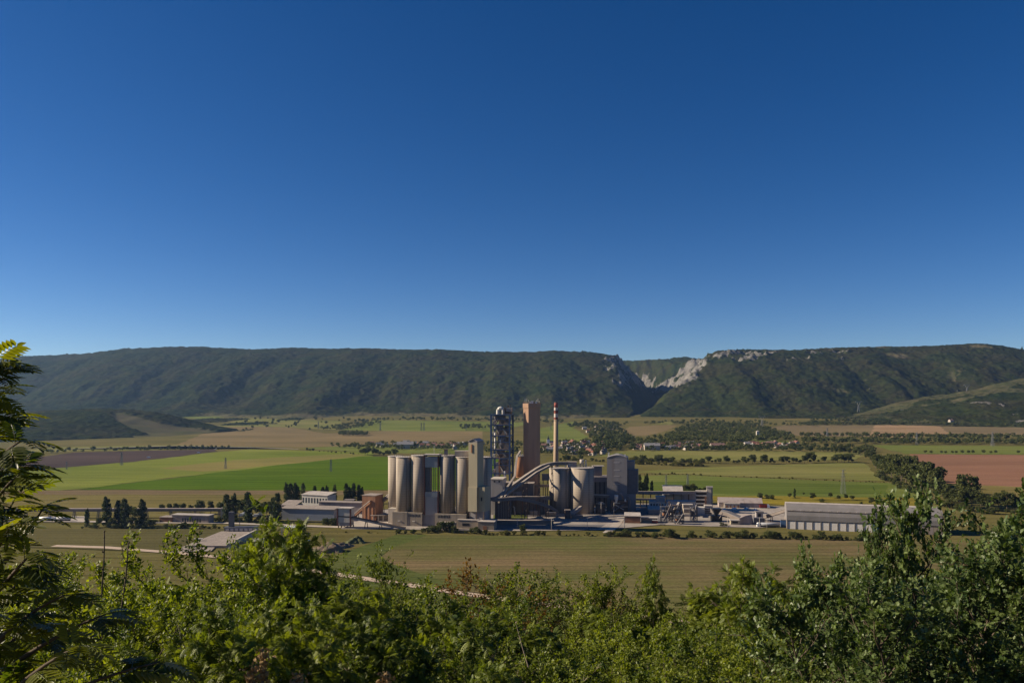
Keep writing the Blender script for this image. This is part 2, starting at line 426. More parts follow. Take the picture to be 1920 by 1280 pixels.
# works yard
field([(640, 963), (730, 955), (930, 948), (1200, 944), (1345, 946), (1480, 950), (1480, 986), (1420, 990), (1240, 984), (1130, 994), (930, 996), (760, 993), (640, 992)], M_yard, 0.5)
field([(930, 984), (1135, 984), (1120, 993), (930, 993)], M_shade_asph, 0.2)  # silos' long shadow on the pale road, painted as a darker sheet
field([(1190, 958), (1235, 945), (1300, 946), (1245, 985), (1160, 972)], M_shade_asph, 0.3)  # towers' shadow on the yard, also painted as a dark sheet
field([(1366, 952), (1425, 953), (1432, 963), (1400, 970), (1360, 960)], M_gravel, 0.8)
field([(925, 966), (985, 964), (990, 972), (925, 973)], M_nearg, 0.5)
field([(664, 972), (700, 966), (730, 972), (735, 986), (664, 990)], M_gravel, 0.4)
field([(-200, 971), (80, 969), (160, 968), (160, 978), (-200, 976)], M_gravel, 0.4)
strip("path", [(100, 1024), (200, 1027), (330, 1037), (470, 1051), (590, 1071), (700, 1088), (760, 1097), (860, 1112), (1000, 1132), (1280, 1168), (1420, 1190)], 6.5, M_dirt, 0.5)
strip("road", [(-300, 973), (60, 977), (300, 980), (420, 981), (560, 986), (650, 989)], 7, M_gravel, 0.2)
strip("road", [(430, 1000), (370, 1022), (318, 1038)], 9, M_gravel, 0.2)
strip("road", [(1170, 962), (1155, 985), (1138, 1000)], 7, M_gravel, 0.1)
strip("path", [(560, 842), (480, 839), (330, 836), (120, 842)], 7, M_gravel, 0.5)

# ================================================================== HILLS
def interp(xs_, ys_): return lambda v: np.interp(v, xs_, ys_)
ridge_px = interp([-400, 0, 40, 100, 160, 240, 300, 360, 420, 480, 540, 600, 680, 760, 830, 900, 980, 1040, 1100, 1150, 1240, 1330, 1345, 1400, 1450, 1500, 1560, 1600, 1660, 1700, 1760, 1830, 1880, 1920, 2000, 2400],
                  [690, 674, 668, 666, 663, 654, 652, 649.5, 653, 655, 652, 654, 653, 656, 655, 660, 660, 658, 660, 666, 664, 662, 658, 655, 656, 656, 652, 650.5, 650, 650, 648, 644, 648, 656, 664, 700])
def hill_height(X, Y):
    base = np.interp(Y, GY, GZ)
    right = sstep(700, 1000, X)
    yf = 3180 + (130 + 60 * sstep(700, 300, X)) * (fbm(X / 300, X * 0, 3) - 0.5) * 2 - 60 * right + np.clip(-X - 1500, 0, 3000) * 0.05
    yr = 4550 - 250 * right + 160 * (fbm(X / 700, X * 0 + 5, 9) - 0.5) * 2
    px = CX + FPX * X / yr
    zr = HC + (HY - ridge_px(px)) * yr / FPX
    t = np.clip((Y - yf) / (yr - yf), 0, 1.6)
    prof = np.where(t < 1, 0.55 * t + 0.45 * sstep(0, 1, t), 1.0)
    prof = np.where(t < 1, prof - 0.18 * np.exp(-((t - 0.25) / 0.16) ** 2) * 0.5, prof)
    z = base + (zr - base) * prof - np.clip(Y - yr, 0, 4000) * 0.035
    # ravines running down the scarp
    rav = np.abs(fbm(X / 260 + 0.5 * fbm(X / 300, Y / 300, 4), Y / 1500, 21, 3) - 0.5) * 2
    z -= np.clip(0.35 - rav, 0, 1) * 46 * np.sin(np.clip(t, 0, 1) * math.pi) * 0.9
    z += (fbm(X / 180, Y / 180, 31, 3) - 0.5) * 32 * np.clip(t * 3, 0, 1) * np.clip((1.05 - t) * 2.2, 0.12, 1)
    z = np.where(Y < yf, base - 6, z)
    # the gorge
    gc = np.interp(Y, [3000, 3300, 4000, 4500, 4750, 4950, 5200, 5600, 6200, 7400], [440, 530, 735, 868, 905, 880, 770, 500, 50, -800])
    gfl = np.interp(Y, [3000, 3300, 4000, 4700, 5300, 7000], [20, 31, 66, 112, 150, 250])
    d = X - gc
    wall = np.where(d < 0, np.abs(d) * 1.02, np.abs(d) * 0.90)
    wall = wall + (fbm(X / 60, Y / 90, 41, 4) - 0.5) * np.clip(np.abs(d) * 0.9, 0, 110)
    zg = gfl + np.clip(wall - 18, 0, 9999)
    gorge = (zg < z)
    z = z + 62 * sstep(4950, 5350, Y) * sstep(300, 600, X) * sstep(1420, 1180, X)
    zz = np.minimum(z, zg)
    return zz, t, gorge, d, base, yf, zg - z
xa = np.arange(-5000, 5000, 8.0)
ya = np.concatenate([np.arange(2950, 4300, 8.0), np.arange(4300, 5000, 10.0), np.arange(5000, 7400, 30.0)])
X, Y = np.meshgrid(xa, ya)
rs = np.random.RandomState(5)
X = X + rs.uniform(-2.5, 2.5, X.shape); Y = Y + rs.uniform(-2.5, 2.5, Y.shape)
Z, T, GO, D, B, YF, EDGE = hill_height(X, Y)
slope_x = np.abs(np.gradient(Z, axis=1)) / 8.0
canopy = rs.uniform(-1, 1, X.shape)
PXn = CX + FPX * X / Y
PYn = HY - FPX * (Z - HC) / Y
# bare limestone: the gorge's rims and walls, crags below the right-hand plateau
rock = np.zeros_like(Z)
crag = fbm(X / 55, Y / 120, 61, 4)
rock = np.maximum(rock, np.where((D > 0) & (Y < 4950), sstep(0.36, 0.52, crag + 0.30 * sstep(120, 200, Z) - 0.12) * sstep(125, 175, Z) * sstep(85, 10, EDGE + 60 * (crag - .5)) * sstep(330, 220, D) * 0.74, 0))
rock = np.where((D > 0) & (Y > 4900), np.maximum(rock, 0.66 * sstep(0.54, 0.63, fbm(X / 45, Y / 45, 63, 3)) * sstep(10, 40, D) * sstep(210, 120, D)), rock)
rock = np.maximum(rock, np.where(GO & (D < 0) & (Y < 5000), sstep(0.40, 0.54, fbm(X / 60, Y / 30, 64, 4)) * sstep(90, 200, Z) * 0.80, 0))
rock = np.maximum(rock, np.where((D < 0) & (Y < 4900), 0.7 * sstep(0.52, 0.62, fbm(X / 35, Y / 35, 66, 3)) * sstep(90, 10, EDGE) * sstep(220, 280, Z), 0))
rock = np.maximum(rock, np.where((PXn > 1300) & (PXn < 1620), sstep(0.53, 0.62, fbm(X / 70, Y / 70, 71, 4) + 0.10 * sstep(0.75, 0.95, T) - 0.12 * sstep(1400, 1620, PXn)) * sstep(0.66, 0.78, T) * sstep(0.97, 0.90, T) * 0.6, 0))
rock = np.maximum(rock, sstep(0.80, 0.86, fbm(X / 40, Y / 40, 81, 3)) * sstep(0.1, 0.3, T) * 0.5)
open_ = 0.8 * sstep(0.60, 0.80, fbm(X / 170, Y / 130, 91, 4)) * (0.35 + 0.65 * sstep(900, 1600, X)) * sstep(0.1, 0.3, T)
open_ = np.maximum(open_, 0.9 * sstep(0.13, 0.05, T + 0.16 * (fbm(X / 150, Y / 220, 95, 4) - 0.5)) * sstep(-1450, -1250, X) * sstep(500, 300, X))
Zc = Z + np.where(Z > B + 1, canopy * 3.6 * (1 - 0.7 * rock) + (fbm(X / 30, Y / 30, 15, 2) - 0.5) * 9, 0)
Zc = Zc + np.where(rock > 0.3, (fbm(X / 26, Y / 50, 17, 4) - 0.5) * 60, 0)
def grid_faces(shape, keep):
    ny, nx = shape; idx = np.arange(ny * nx).reshape(shape)
    f = np.stack([idx[:-1, :-1], idx[:-1, 1:], idx[1:, 1:], idx[1:, :-1]], -1)
    k = keep[:-1, :-1] | keep[:-1, 1:] | keep[1:, 1:] | keep[1:, :-1]
    return f[k]
def compact(V, F, attrs):
    used = np.unique(F); remap = np.full(len(V), -1); remap[used] = np.arange(len(used))
    return V[used], remap[F], {k: v[used] for k, v in attrs.items()}
def forest_mat(name, warm=0.0):
    m, n, b = nodes_of(name)
    g = n.nodes.new("ShaderNodeNewGeometry").outputs['Position']
    f1 = noise_node(n, g, 0.006, 5, 0.65)
    c = ramp(n, f1, [(0.3, (0.014, 0.022, 0.009)), (0.48, (0.025, 0.031, 0.011)), (0.6, (0.031, 0.030, 0.015)), (0.75, (0.027, 0.037, 0.010))])
    f2 = noise_node(n, g, 0.045, 5, 0.8)
    c = mixc(n, 1.0, c, ramp(n, f2, [(0.32, (0.45,) * 3), (0.68, (1.7, 1.7, 1.5))]), 'MULTIPLY')
    ao = n.nodes.new("ShaderNodeAttribute"); ao.attribute_name = "meadow"
    f3 = noise_node(n, g, 0.05, 4, 0.7)
    mk = ramp(n, fmath(n, 'ADD', ao.outputs['Fac'], fmath(n, 'MULTIPLY_ADD', f3, 1.2, -0.6)), [(0.40, (0, 0, 0)), (0.85, (0.85,) * 3)])
    f4 = noise_node(n, g, 0.012, 4, 0.6)
    c = mixc(n, mk, c, ramp(n, f4, [(0.35, (0.10, 0.100, 0.045)), (0.65, (0.145, 0.120, 0.068))]))
    ar = n.nodes.new("ShaderNodeAttribute"); ar.attribute_name = "rock"
    f5 = noise_node(n, mapping(n, g, (1, 1, 0.3)), 0.06, 5, 0.7)
    rk = ramp(n, fmath(n, 'ADD', ar.outputs['Fac'], fmath(n, 'MULTIPLY_ADD', f5, 1.3, -0.65)), [(0.46, (0, 0, 0)), (0.60, (1, 1, 1))])
    f6 = noise_node(n, mapping(n, g, (1, 1, 0.3)), 0.055, 5, 0.75)
    c = mixc(n, rk, c, ramp(n, f6, [(0.3, (0.07, 0.066, 0.055)), (0.66, (0.235, 0.22, 0.205))]))
    n.links.new(c, b.inputs['Base Color']); b.inputs['Roughness'].default_value = 1.0
    b.inputs['Specular IOR Level'].default_value = 0.0
    return m
M_forest = forest_mat("hill_forest")
keep = (Z > B - 2) & (np.abs(X) < 0.74 * Y + 250)
Vv = np.stack([X.ravel(), Y.ravel(), Zc.ravel()], -1)
Ff = grid_faces(X.shape, keep)
Vv, Ff, At = compact(Vv, Ff, {'rock': rock.ravel(), 'meadow': open_.ravel()})
tag(link("hills", np_mesh("hills", Vv, Ff, M_forest, At)), kind='structure')

# the lower spur in front of the right-hand hill, its back a bare grassy strip
xa = np.arange(1050, 3600, 7.0); ya = np.arange(2550, 3900, 7.0)
X, Y = np.meshgrid(xa, ya); X = X + rs.uniform(-2, 2, X.shape); Y = Y + rs.uniform(-2, 2, Y.shape)
px = CX + FPX * X / 3250.0
rp = np.interp(px, [1440, 1500, 1560, 1620, 1680, 1740, 1800, 1860, 1920, 2100, 2400], [794, 789, 781, 772, 757, 744, 733, 722, 711, 690, 672])
Bs = np.interp(Y, GY, GZ)
zr = HC + (HY - rp) * 3250 / FPX
yfs = np.interp(px, [1440, 1560, 1760, 1900, 2400], [2720, 2700, 2560, 2520, 2500]) + 40 * (fbm(X / 200, X * 0, 7) - 0.5)
t = np.clip((Y - yfs) / (3250 - yfs), 0, 1)
Zs = np.where(Y < 3250, Bs + (zr - Bs) * (0.4 * t + 0.6 * sstep(0, 1, t)), zr - (Y - 3250) * 0.22)
Zs += (fbm(X / 140, Y / 140, 33, 3) - 0.5) * 26 * np.clip(t * 3, 0, 1)
Zs = np.where(Y < yfs, Bs - 5, Zs)
mead = sstep(0.72, 0.90, t + 0.5 * (fbm(X / 120, Y / 60, 51, 4) - 0.5)) * (Y < 3420) + 0.5 * sstep(0.5, 0.62, fbm(X / 130, Y / 90, 53, 4)) * (1 - 0.5 * sstep(0.3, 0.6, t))
mead = np.clip(mead + sstep(1700, 1500, px) * 0.35, 0, 0.62)
rck = sstep(0.70, 0.76, fbm(X / 35, Y / 35, 55, 3)) * 0.9 * (px > 1740) * (t < 0.6)
Zs2 = Zs + np.where(mead < 0.5, rs.uniform(-3.2, 3.2, X.shape) + 3, rs.uniform(-0.4, 0.4, X.shape))
Vv = np.stack([X.ravel(), Y.ravel(), Zs2.ravel()], -1)
Vv, Ff, At = compact(Vv, grid_faces(X.shape, (Zs > Bs - 2) & (np.abs(X) < 0.74 * Y + 250)), {'rock': rck.ravel(), 'meadow': mead.ravel()})
tag(link("hills", np_mesh("hills", Vv, Ff, M_forest, At)), kind='structure')

# the low wooded mound at the left
xa = np.arange(-2300, -650, 6.0); ya = np.arange(1700, 3100, 6.0)
X, Y = np.meshgrid(xa, ya); X = X + rs.uniform(-2, 2, X.shape); Y = Y + rs.uniform(-2, 2, Y.shape)
Bs = np.interp(Y, GY, GZ)
px = CX + FPX * X / 2450.0
rp = np.interp(px, [-200, 0, 60, 110, 160, 240, 290, 340, 400, 440, 470], [800, 785, 775, 771, 769, 771, 777, 786, 798, 806, 815])
zr = HC + (HY - rp) * 2450 / FPX
yfs = np.interp(px, [-200, 60, 240, 300, 400, 450], [1780, 1790, 1830, 1930, 2160, 2400]) + 50 * (fbm(X / 150, X * 0, 8) - 0.5)
t = np.clip((Y - yfs) / (2450 - yfs), 0, 1)
Zs = np.where(Y < 2450, Bs + (zr - Bs) * (0.35 * t + 0.65 * sstep(0, 1, t)), np.maximum(zr - (Y - 2450) * 0.12, Bs - 3))
Zs += (fbm(X / 110, Y / 110, 35, 3) - 0.5) * 14 * np.clip(t * 3, 0, 1)
Zs = np.where((Y < yfs) | (px > 468), Bs - 5, Zs)
pxv = CX + FPX * X / Y; pyv = HY - FPX * (Zs - HC) / Y
# the bare hillside runs down to the right, a tongue of forest under it
lo = np.interp(pxv, [195, 240, 300, 330], [775, 800, 822, 826]); hi = np.interp(pxv, [190, 230, 300, 440], [771, 772, 792, 812])
mead = sstep(-2, 4, pyv - hi) * sstep(6, -3, pyv - lo) * sstep(195, 225, pxv)
mead = np.maximum(mead, sstep(-2, 4, pyv - hi) * sstep(290, 330, pxv) * sstep(-3, 6, pyv - np.interp(pxv, [300, 340, 440], [783, 800, 812])))
mead = np.maximum(mead, 0.75 * sstep(0.50, 0.6, fbm(X / 60, Y / 60, 57, 3)) * sstep(0.25, 0.1, t) * sstep(120, 200, pxv))
Zs2 = Zs + np.where(mead < 0.5, rs.uniform(-3, 3, X.shape) + 3, 0)
Vv = np.stack([X.ravel(), Y.ravel(), Zs2.ravel()], -1)
Vv, Ff, At = compact(Vv, grid_faces(X.shape, (Zs > Bs - 2) & (np.abs(X) < 0.74 * Y + 250)), {'rock': mead.ravel() * 0, 'meadow': mead.ravel()})
tag(link("hills", np_mesh("hills", Vv, Ff, M_forest, At)), kind='structure')

# ================================================================== THE CEMENT WORKS
C_conc = surf("concrete", (0.40, 0.335, 0.27), 0.9, 0.22, 0.10, (1, 1, 0.12), 0.4, 0.16, (0.16, 0.13, 0.11), 0.8)
C_conc2 = surf("weathered_concrete", (0.32, 0.265, 0.205), 0.9, 0.2, 0.12, (1, 1, 0.2), 0.0, 0.3, (0.17, 0.14, 0.12), 0.6)
C_light = surf("pale_concrete", (0.50, 0.44, 0.37), 0.9, 0.14, 0.2, (1, 1, 0.3), 0, 0.3, (0.27, 0.23, 0.2), 0.4)
C_roof = surf("pale_roofing", (0.45, 0.40, 0.36), 0.9, 0.2, 0.2, (1, 1, 1), 0, 0.3, (0.24, 0.2, 0.18), 0.5)
C_dusty = surf("dusty_roofing", (0.31, 0.26, 0.225), 0.95, 0.25, 0.25, (1, 1, 1), 0, 0.3, (0.15, 0.12, 0.11), 0.6)
C_cream = surf("cream_cladding", (0.40, 0.345, 0.24), 0.75, 0.12, 0.15, (1, 1, 0.2), 0, 0.3, (0.28, 0.23, 0.16), 0.45)
C_white = surf("white_cladding", (0.55, 0.52, 0.48), 0.7, 0.12, 0.2, (1, 1, 0.2), 0, 0.3, (0.4, 0.34, 0.3), 0.4)
C_bluewhite = surf("blue_white_cladding", (0.30, 0.31, 0.33), 0.65, 0.12, 0.2)
C_grey = surf("grey_cladding", (0.25, 0.235, 0.24), 0.75, 0.12, 0.1, (1, 1, 0.15), 0, 0.3, (0.16, 0.12, 0.11), 0.5)
C_grey2 = surf("pale_grey_cladding", (0.36, 0.33, 0.32), 0.7, 0.14, 0.12, (1, 1, 0.15), 0, 0.3, (0.22, 0.18, 0.17), 0.55)
C_red = surf("oxide_red_steel", (0.105, 0.035, 0.03), 0.7, 0.2, 0.5)
C_brick = surf("rust_brown_cladding", (0.26, 0.13, 0.075), 0.85, 0.22, 0.2, (1, 1, 0.3), 0, 0.3, (0.13, 0.07, 0.05), 0.5)
C_rust = surf("orange_rust_steel", (0.36, 0.17, 0.085), 0.8, 0.2, 0.3, (1, 1, 0.2), 0, 0.3, (0.16, 0.08, 0.05), 0.5)
C_redcon = surf("red_brown_concrete", (0.40, 0.25, 0.165), 0.9, 0.15, 0.08, (1, 1, 0.12), 0.14, 0.2, (0.2, 0.13, 0.1), 0.5)
C_blue = surf("blue_steel", (0.032, 0.070, 0.165), 0.55, 0.25, 0.4, spec=0.4)
C_dblue = surf("slate_blue_steel", (0.12, 0.118, 0.13), 0.6, 0.2, 0.3)
C_vessel = surf("vessel_steel", (0.20, 0.185, 0.185), 0.55, 0.25, 0.3, (1, 1, 0.3), 0, 0.3, (0.2, 0.1, 0.07), 0.5)
C_duct = surf("white_duct", (0.66, 0.62, 0.56), 0.5, 0.12, 0.3, spec=0.4)
C_steel = surf("brown_steel", (0.12, 0.085, 0.07), 0.75, 0.3, 0.4)
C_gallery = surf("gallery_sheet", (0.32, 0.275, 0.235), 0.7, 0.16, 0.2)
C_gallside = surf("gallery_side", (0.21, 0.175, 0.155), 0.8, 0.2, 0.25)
C_dark = surf("dark_opening", (0.022, 0.024, 0.028), 0.4, 0.2, 0.5)
C_glass = surf("window_glass", (0.05, 0.06, 0.08), 0.15, 0.2, 0.5, spec=0.6)
C_chimred = surf("chimney_red", (0.27, 0.075, 0.06), 0.7, 0.15, 0.3)
C_chimdark = surf("chimney_oxide", (0.22, 0.055, 0.04), 0.8, 0.2, 0.3)
C_chimwh = surf("chimney_white", (0.78, 0.72, 0.66), 0.7, 0.12, 0.3)
C_chimpale = surf("chimney_faded_white", (0.54, 0.47, 0.42), 0.8, 0.15, 0.3)
C_chimcon = surf("chimney_concrete", (0.39, 0.29, 0.20), 0.9, 0.14, 0.1, (1, 1, 0.15))
C_pole = surf("galvanised_pole", (0.52, 0.46, 0.38), 0.6, 0.1, 0.5)
C_lattice = surf("galvanised_lattice", (0.25, 0.25, 0.25), 0.6, 0.1, 0.5)
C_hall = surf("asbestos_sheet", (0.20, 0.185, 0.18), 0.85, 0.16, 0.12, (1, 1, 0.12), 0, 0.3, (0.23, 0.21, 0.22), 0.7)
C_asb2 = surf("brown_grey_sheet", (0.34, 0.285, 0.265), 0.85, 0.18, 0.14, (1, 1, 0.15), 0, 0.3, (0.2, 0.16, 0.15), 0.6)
C_gravelheap = surf("grey_stone_heap", (0.25, 0.21, 0.19), 1.0, 0.3, 0.5)
C_earth = surf("brown_earth", (0.20, 0.145, 0.10), 1.0, 0.35, 0.35)
C_grasspile = surf("overgrown_earth", (0.095, 0.10, 0.04), 1.0, 0.35, 0.4)
C_tyre = surf("rubber", (0.03, 0.03, 0.03), 0.9, 0.1, 1.0)
C_vwhite = surf("white_paint", (0.80, 0.80, 0.80), 0.35, 0.05, 1.0, spec=0.5)
C_vgrey = surf("grey_tank_paint", (0.42, 0.42, 0.44), 0.4, 0.08, 1.0, spec=0.5)
C_vblue = surf("blue_tarpaulin", (0.04, 0.09, 0.20), 0.7, 0.2, 0.5)
C_vred = surf("red_paint", (0.35, 0.05, 0.04), 0.45, 0.1, 1.0)

def bld(name, label, px, py, rotz=0.0, cat="building", group=None):
    """An empty at the ground point seen at photo pixel (px, py)."""
    return root(name, label, cat, G(px, py), rotz, group)
def U(py): return Yg(py) / FPX          # metres per photo pixel at the ground row py

# ---- the main silo group
YS = 606.0; us = YS / FPX
ZB = 11.3                               # top of the silos' base building
def silo(px, Yc, r, ztop, label, zb=ZB, name="concrete_silo", group="tall concrete cement silos", mt=None, roof=True, n=40):
    o = root(name, label, "silo", (xat(px, Yc), Yc, zb), 0, group)
    sh = MB().cyl(0, 0, 0, ztop - zb - 0.55, r, n=n).build("shaft", mt or C_conc, o)
    la = MB(); aL = R(-62); cx_, cy_ = math.cos(aL) * (r + .35), math.sin(aL) * (r + .35)
    for q in (-.28, .28): la.box(cx_ + q - .06, cx_ + q + .06, cy_ - .06, cy_ + .06, .5, ztop - zb - .6)
    for z in np.arange(1, ztop - zb - 1, 1.2): la.box(cx_ - .22, cx_ + .22, cy_ - .03, cy_ + .03, z, z + .08)
    la.build("ladder", C_steel, sh)
    if roof:
        rs_ = MB().cyl(0, 0, ztop - zb - 0.55, ztop - zb, r + 0.28, n=n).build("roof_slab", C_roof, o)
        ra = MB()
        for k in range(20):
            t = 2 * math.pi * k / 20; x, y = (r + .1) * math.cos(t), (r + .1) * math.sin(t); ra.box(x - .05, x + .05, y - .05, y + .05, ztop - zb + .01, ztop - zb + 1.1)
        ra.tube([((r + .1) * math.cos(2 * math.pi * k / 20), (r + .1) * math.sin(2 * math.pi * k / 20), ztop - zb + 1.1) for k in range(21)], .06, 4)
        ra.build("railing", C_steel, rs_)
    return o
TILT = R(-12)                            # the works' grid is turned a little to the camera's left
def row_y(px, y0=614.0): return y0 + (px - 800) * us * math.tan(TILT)
def silo_at(px, y0, r, ptop, label, zb=ZB): return silo(px, row_y(px, y0), r, zat(ptop, row_y(px, y0)), label, zb)
silo_at(757, 614, 6.1, 855.8, "pale round concrete silo at the front left corner of the silo group")
silo_at(786, 614, 6.15, 852.8, "round concrete silo just left of the open loading bay, its left edge sunlit")
silo_at(839, 614, 6.1, 852.8, "round concrete silo just right of the open loading bay with rooftop cabin")
silo_at(868.5, 614, 6.05, 855.6, "round concrete silo standing between the loading bay silo and the cream elevator tower")
silo_at(741.5, 630, 6.0, 854.2, "bright stained concrete silo half hidden at the far left end of the silo group")
silo_at(906.5, 652, 6.2, 856, "dark shaded concrete silo behind the cream elevator tower", 0.0)

b = root("silo_base_building", "grey concrete base building with slot windows carrying the tall silos", "building", (xat(800, 614), 614, 0), TILT)
def lx(px): return (px - 800) * us / math.cos(TILT)
MB().box(lx(740), lx(768), -8.2, 20, 0, ZB - 0.05).build("wall", C_conc2, b)
MB().box(lx(722), lx(739.8), 2.5, 22, 0, ZB + 1.0).build("wall", C_light, b)
MB().box(lx(768.2), lx(797), -7.9, 20, 0, ZB - 0.3).build("wall", C_conc2, b)
MB().box(lx(797.2), lx(822), -5.8, 20, 0, ZB - 2.0).build("wall", C_grey, b)
MB().box(lx(822.2), lx(881), -8.0, 20, 0, ZB - 0.5).build("wall", C_conc2, b)
for (p0, p1, Y0, n) in ((771, 794, -7.9, 8), (827, 851, -8.0, 8)):
    for k in range(n):
        pa = p0 + (p1 - p0) * (k + 0.2) / n; pb = p0 + (p1 - p0) * (k + 0.62) / n
        MB().box(lx(pa), lx(pb), Y0 - 0.10, Y0 + 0.25, ZB - 3.6 + 0.25 * (k % 2), ZB - 1.5 - 0.3 * (k % 3 == 0)).build("window", C_dark, b)
for p in (753, 781): MB().box(lx(p) - .9, lx(p) + 1.1, -8.6, -8.22 if p == 753 else -7.92, 4.0, 4.5).build("lamp_bracket", C_white, b)

o = root("loading_tower", "open steel loading bay tower with pale blue panels between the silos", "tower", (xat(810.5, 610), 610, ZB - 2), R(-8))
hw = 13.2 * 609 / FPX
zt = 56.9 - ZB + 2
for sx in (-1, 1):
    MB().box(sx * hw - .42, sx * hw + .42, -3.6, -2.7, 0, zt - .5).build("column", C_red, o)
    MB().box(sx * hw - .3, sx * hw + .3, 4.5, 5.2, 0, zt - .5).build("column", C_steel, o)
z1, z0 = zat(857, 606) - ZB + 2, zat(876, 606) - ZB + 2
MB().box(-hw + .45, hw - .45, -3.3, 5.4, z0, z1).build("upper_housing", C_bluewhite, o)
z1, z0 = zat(923, 606) - ZB + 2, 0
MB().box(-hw + .7, hw - .7, -3.2, 5.4, z0, z1 - 3.6).build("lower_housing", C_grey2, o)
MB().box(-hw + .5, hw - .5, -3.4, 5.6, z1 - 3.55, z1).build("lower_housing", C_bluewhite, o)
MB().box(-hw + .5, -hw + 4.2, -1.2, 5.0, z1 + .02, zat(876, 606) - ZB + 1.98).build("lift_shaft", C_dblue, o)
for q in (0.9, 2.1): MB().box(q - .2, q + .2, 1.0, 1.4, z1 + .02, zat(876, 606) - ZB + 1.98).build("column", C_blue, o)
MB().box(-hw - .6, hw + .6, -3.8, 5.8, zt - .45, zt + .35).build("roof_slab", C_roof, o)

o = root("rooftop_cabin", "small grey cabin with posts on top of the silo right of the bay", "cabin", (xat(836, 610), 610, zat(852.8, row_y(839)) + .02))
MB().box(-1.3, 1.5, -1.2, 1.6, 0, 4.4).build("wall", C_vessel, o); MB().box(-1.8, 2, -1.7, 2.1, 4.4, 4.8).build("roof", C_steel, o)
for q in (-3.0, -5.2, 3.2): MB().cyl(q, 0, 0, 5.0 - abs(q) * .3, 0.12, n=6).build("post", C_vessel, o)
o = root("rooftop_housing", "long low beige housing on the silo roofs beside the elevator tower", "housing", (xat(866, 610), 610, zat(855.6, row_y(868.5)) + .02))
MB().box(-5.4, 5.6, -2.5, 3.0, 0.02, 4.1).build("wall", C_light, o); MB().box(-5.8, 6.0, -2.9, 3.4, 4.1, 4.5).build("roof", C_roof, o)
o = root("roof_mast", "thin white mast on the roof above the loading bay", "mast", (xat(814, 612), 612, 57.26))
MB().cyl(0, 0, 0, 6.5, .16, .1, 6).build("pole", C_white, o); MB().box(-.5, .5, -.3, .3, 4.6, 5.6).build("lamp_head", C_white, o)

o = root("elevator_tower", "tall cream elevator tower with gabled head beside the silos", "tower", (xat(878.4, 600), 600, 0), R(-20))
w_ = 7.4
ztop = zat(829, 600)
MB().box(0, w_, 0, 13, zat(958, 600), ztop - 0.05).build("shaft", C_cream, o)
MB().gable_wall(0.25, w_ - .25, .3, 12.7, ztop - .04, ztop + .8, zat(822, 600) - .5, 'y').build("head_house", C_grey, o)
MB().gable(0, w_, 0, 13, ztop + 1.0, zat(822, 600), 'y', .3, .35).build("roof", C_grey2, o)
MB().box(2.2, 3.1, -.5, .0 - .02, ztop - 8, ztop - 1.5).build("downpipe", C_rust, o)
MB().box(w_ + .02, 13.2, 1.0, 13, zat(958, 600), zat(912, 600)).build("lower_block", C_cream, o)
MB().box(-.02, w_ + .02, -.9, -.02, zat(958, 600), zat(912, 600) - .4).build("lower_block", C_cream, o)
MB().box(10.0, 11.2, 0.86, 1.0 - .01, zat(938, 600), zat(931, 600)).build("window", C_dark, o)
MB().box(.3, 13, 1.6, 12, 0, zat(958, 600) - .05).build("plinth", C_grey, o)
for q in (.5, 6.2, 12.4): MB().box(q, q + .7, -.3, .4, 0, zat(958, 600) - .03).build("column", C_steel, o)

o = bld("low_annex", "low beige annex with window slot in front of the elevator tower", 858, 991, R(-12))
MB().box(0, 16.4, 0, 4.5, 0, 6.9).build("wall", C_conc2, o); MB().box(-.3, 16.7, -.3, 4.6, 6.9, 7.4).build("roof", C_roof, o)
MB().box(3.8, 9.2, -.12, .3, 2.6, 4.6).build("window", C_dark, o)
o = bld("flat_shed", "flat roofed brown shed at the right foot of the elevator tower", 896, 994, R(-10))
MB().box(0, 12.6, 0, 12, 0, 6.6).build("wall", C_conc2, o); MB().box(-.4, 13, -.4, 12.4, 6.6, 7.1).build("roof", C_roof, o)
MB().box(4, 7, -.1, .3, 0, 3.6).build("door", C_brick, o)
o = bld("flat_shed", "long low shed before the silo base half hidden by bushes", 823, 993, R(-12))
MB().box(0, 13, 0, 4, 0, 5.8).build("wall", C_conc2, o); MB().box(-.3, 13.3, -.3, 4.1, 5.8, 6.2).build("roof", C_dusty, o)
o = root("inclined_conveyor", "flat duct bridge leaving the elevator tower at mid height", "conveyor", (xat(908, 606), 606, 0), 0)
MB().beam((0, 2, zat(938, 606)), (10, 8, zat(936, 606)), 2.6, 2.6).build("gallery", C_dblue, o)
MB().box(9, 10, 7, 8, 0, zat(937, 606) - 1.4).build("trestle", C_steel, o)
MB().box(2, 3, 3, 4, 0, zat(938, 606) - 1.4).build("trestle", C_steel, o)

# ---- the preheater tower
YP = 716.0
pr = root("preheater_tower", "tall blue steel frame tower packed with grey cyclones and ducts", "tower", (xat(941.5, YP), YP, 0), R(-10))
hx, hy = 8.7, 8.5
zf = [0, zat(885, YP), zat(857, YP), zat(841, YP), zat(815, YP), zat(795, YP), zat(776, YP)]
for sx in (-1, 1):
    for sy in (-1, 1):
        MB().box(sx * hx - .75, sx * hx + .75, sy * hy - .75, sy * hy + .75, 0, zf[-1]).build("column", C_blue, pr)
for k in range(1, len(zf)):
    m = MB()
    for sy in (-1, 1): m.box(-hx + .56, hx - .56, sy * hy - .4, sy * hy + .4, zf[k] - .9, zf[k] - .02)
    for sx in (-1, 1): m.box(sx * hx - .4, sx * hx + .4, -hy + .56, hy - .56, zf[k] - .9, zf[k] - .02)
    m.build("floor_beam", C_blue, pr)
    MB().box(-hx + .6, hx - .6, -hy + .6, hy - .6, zf[k] - .5, zf[k] - .2).build("floor_grating", C_steel, pr)
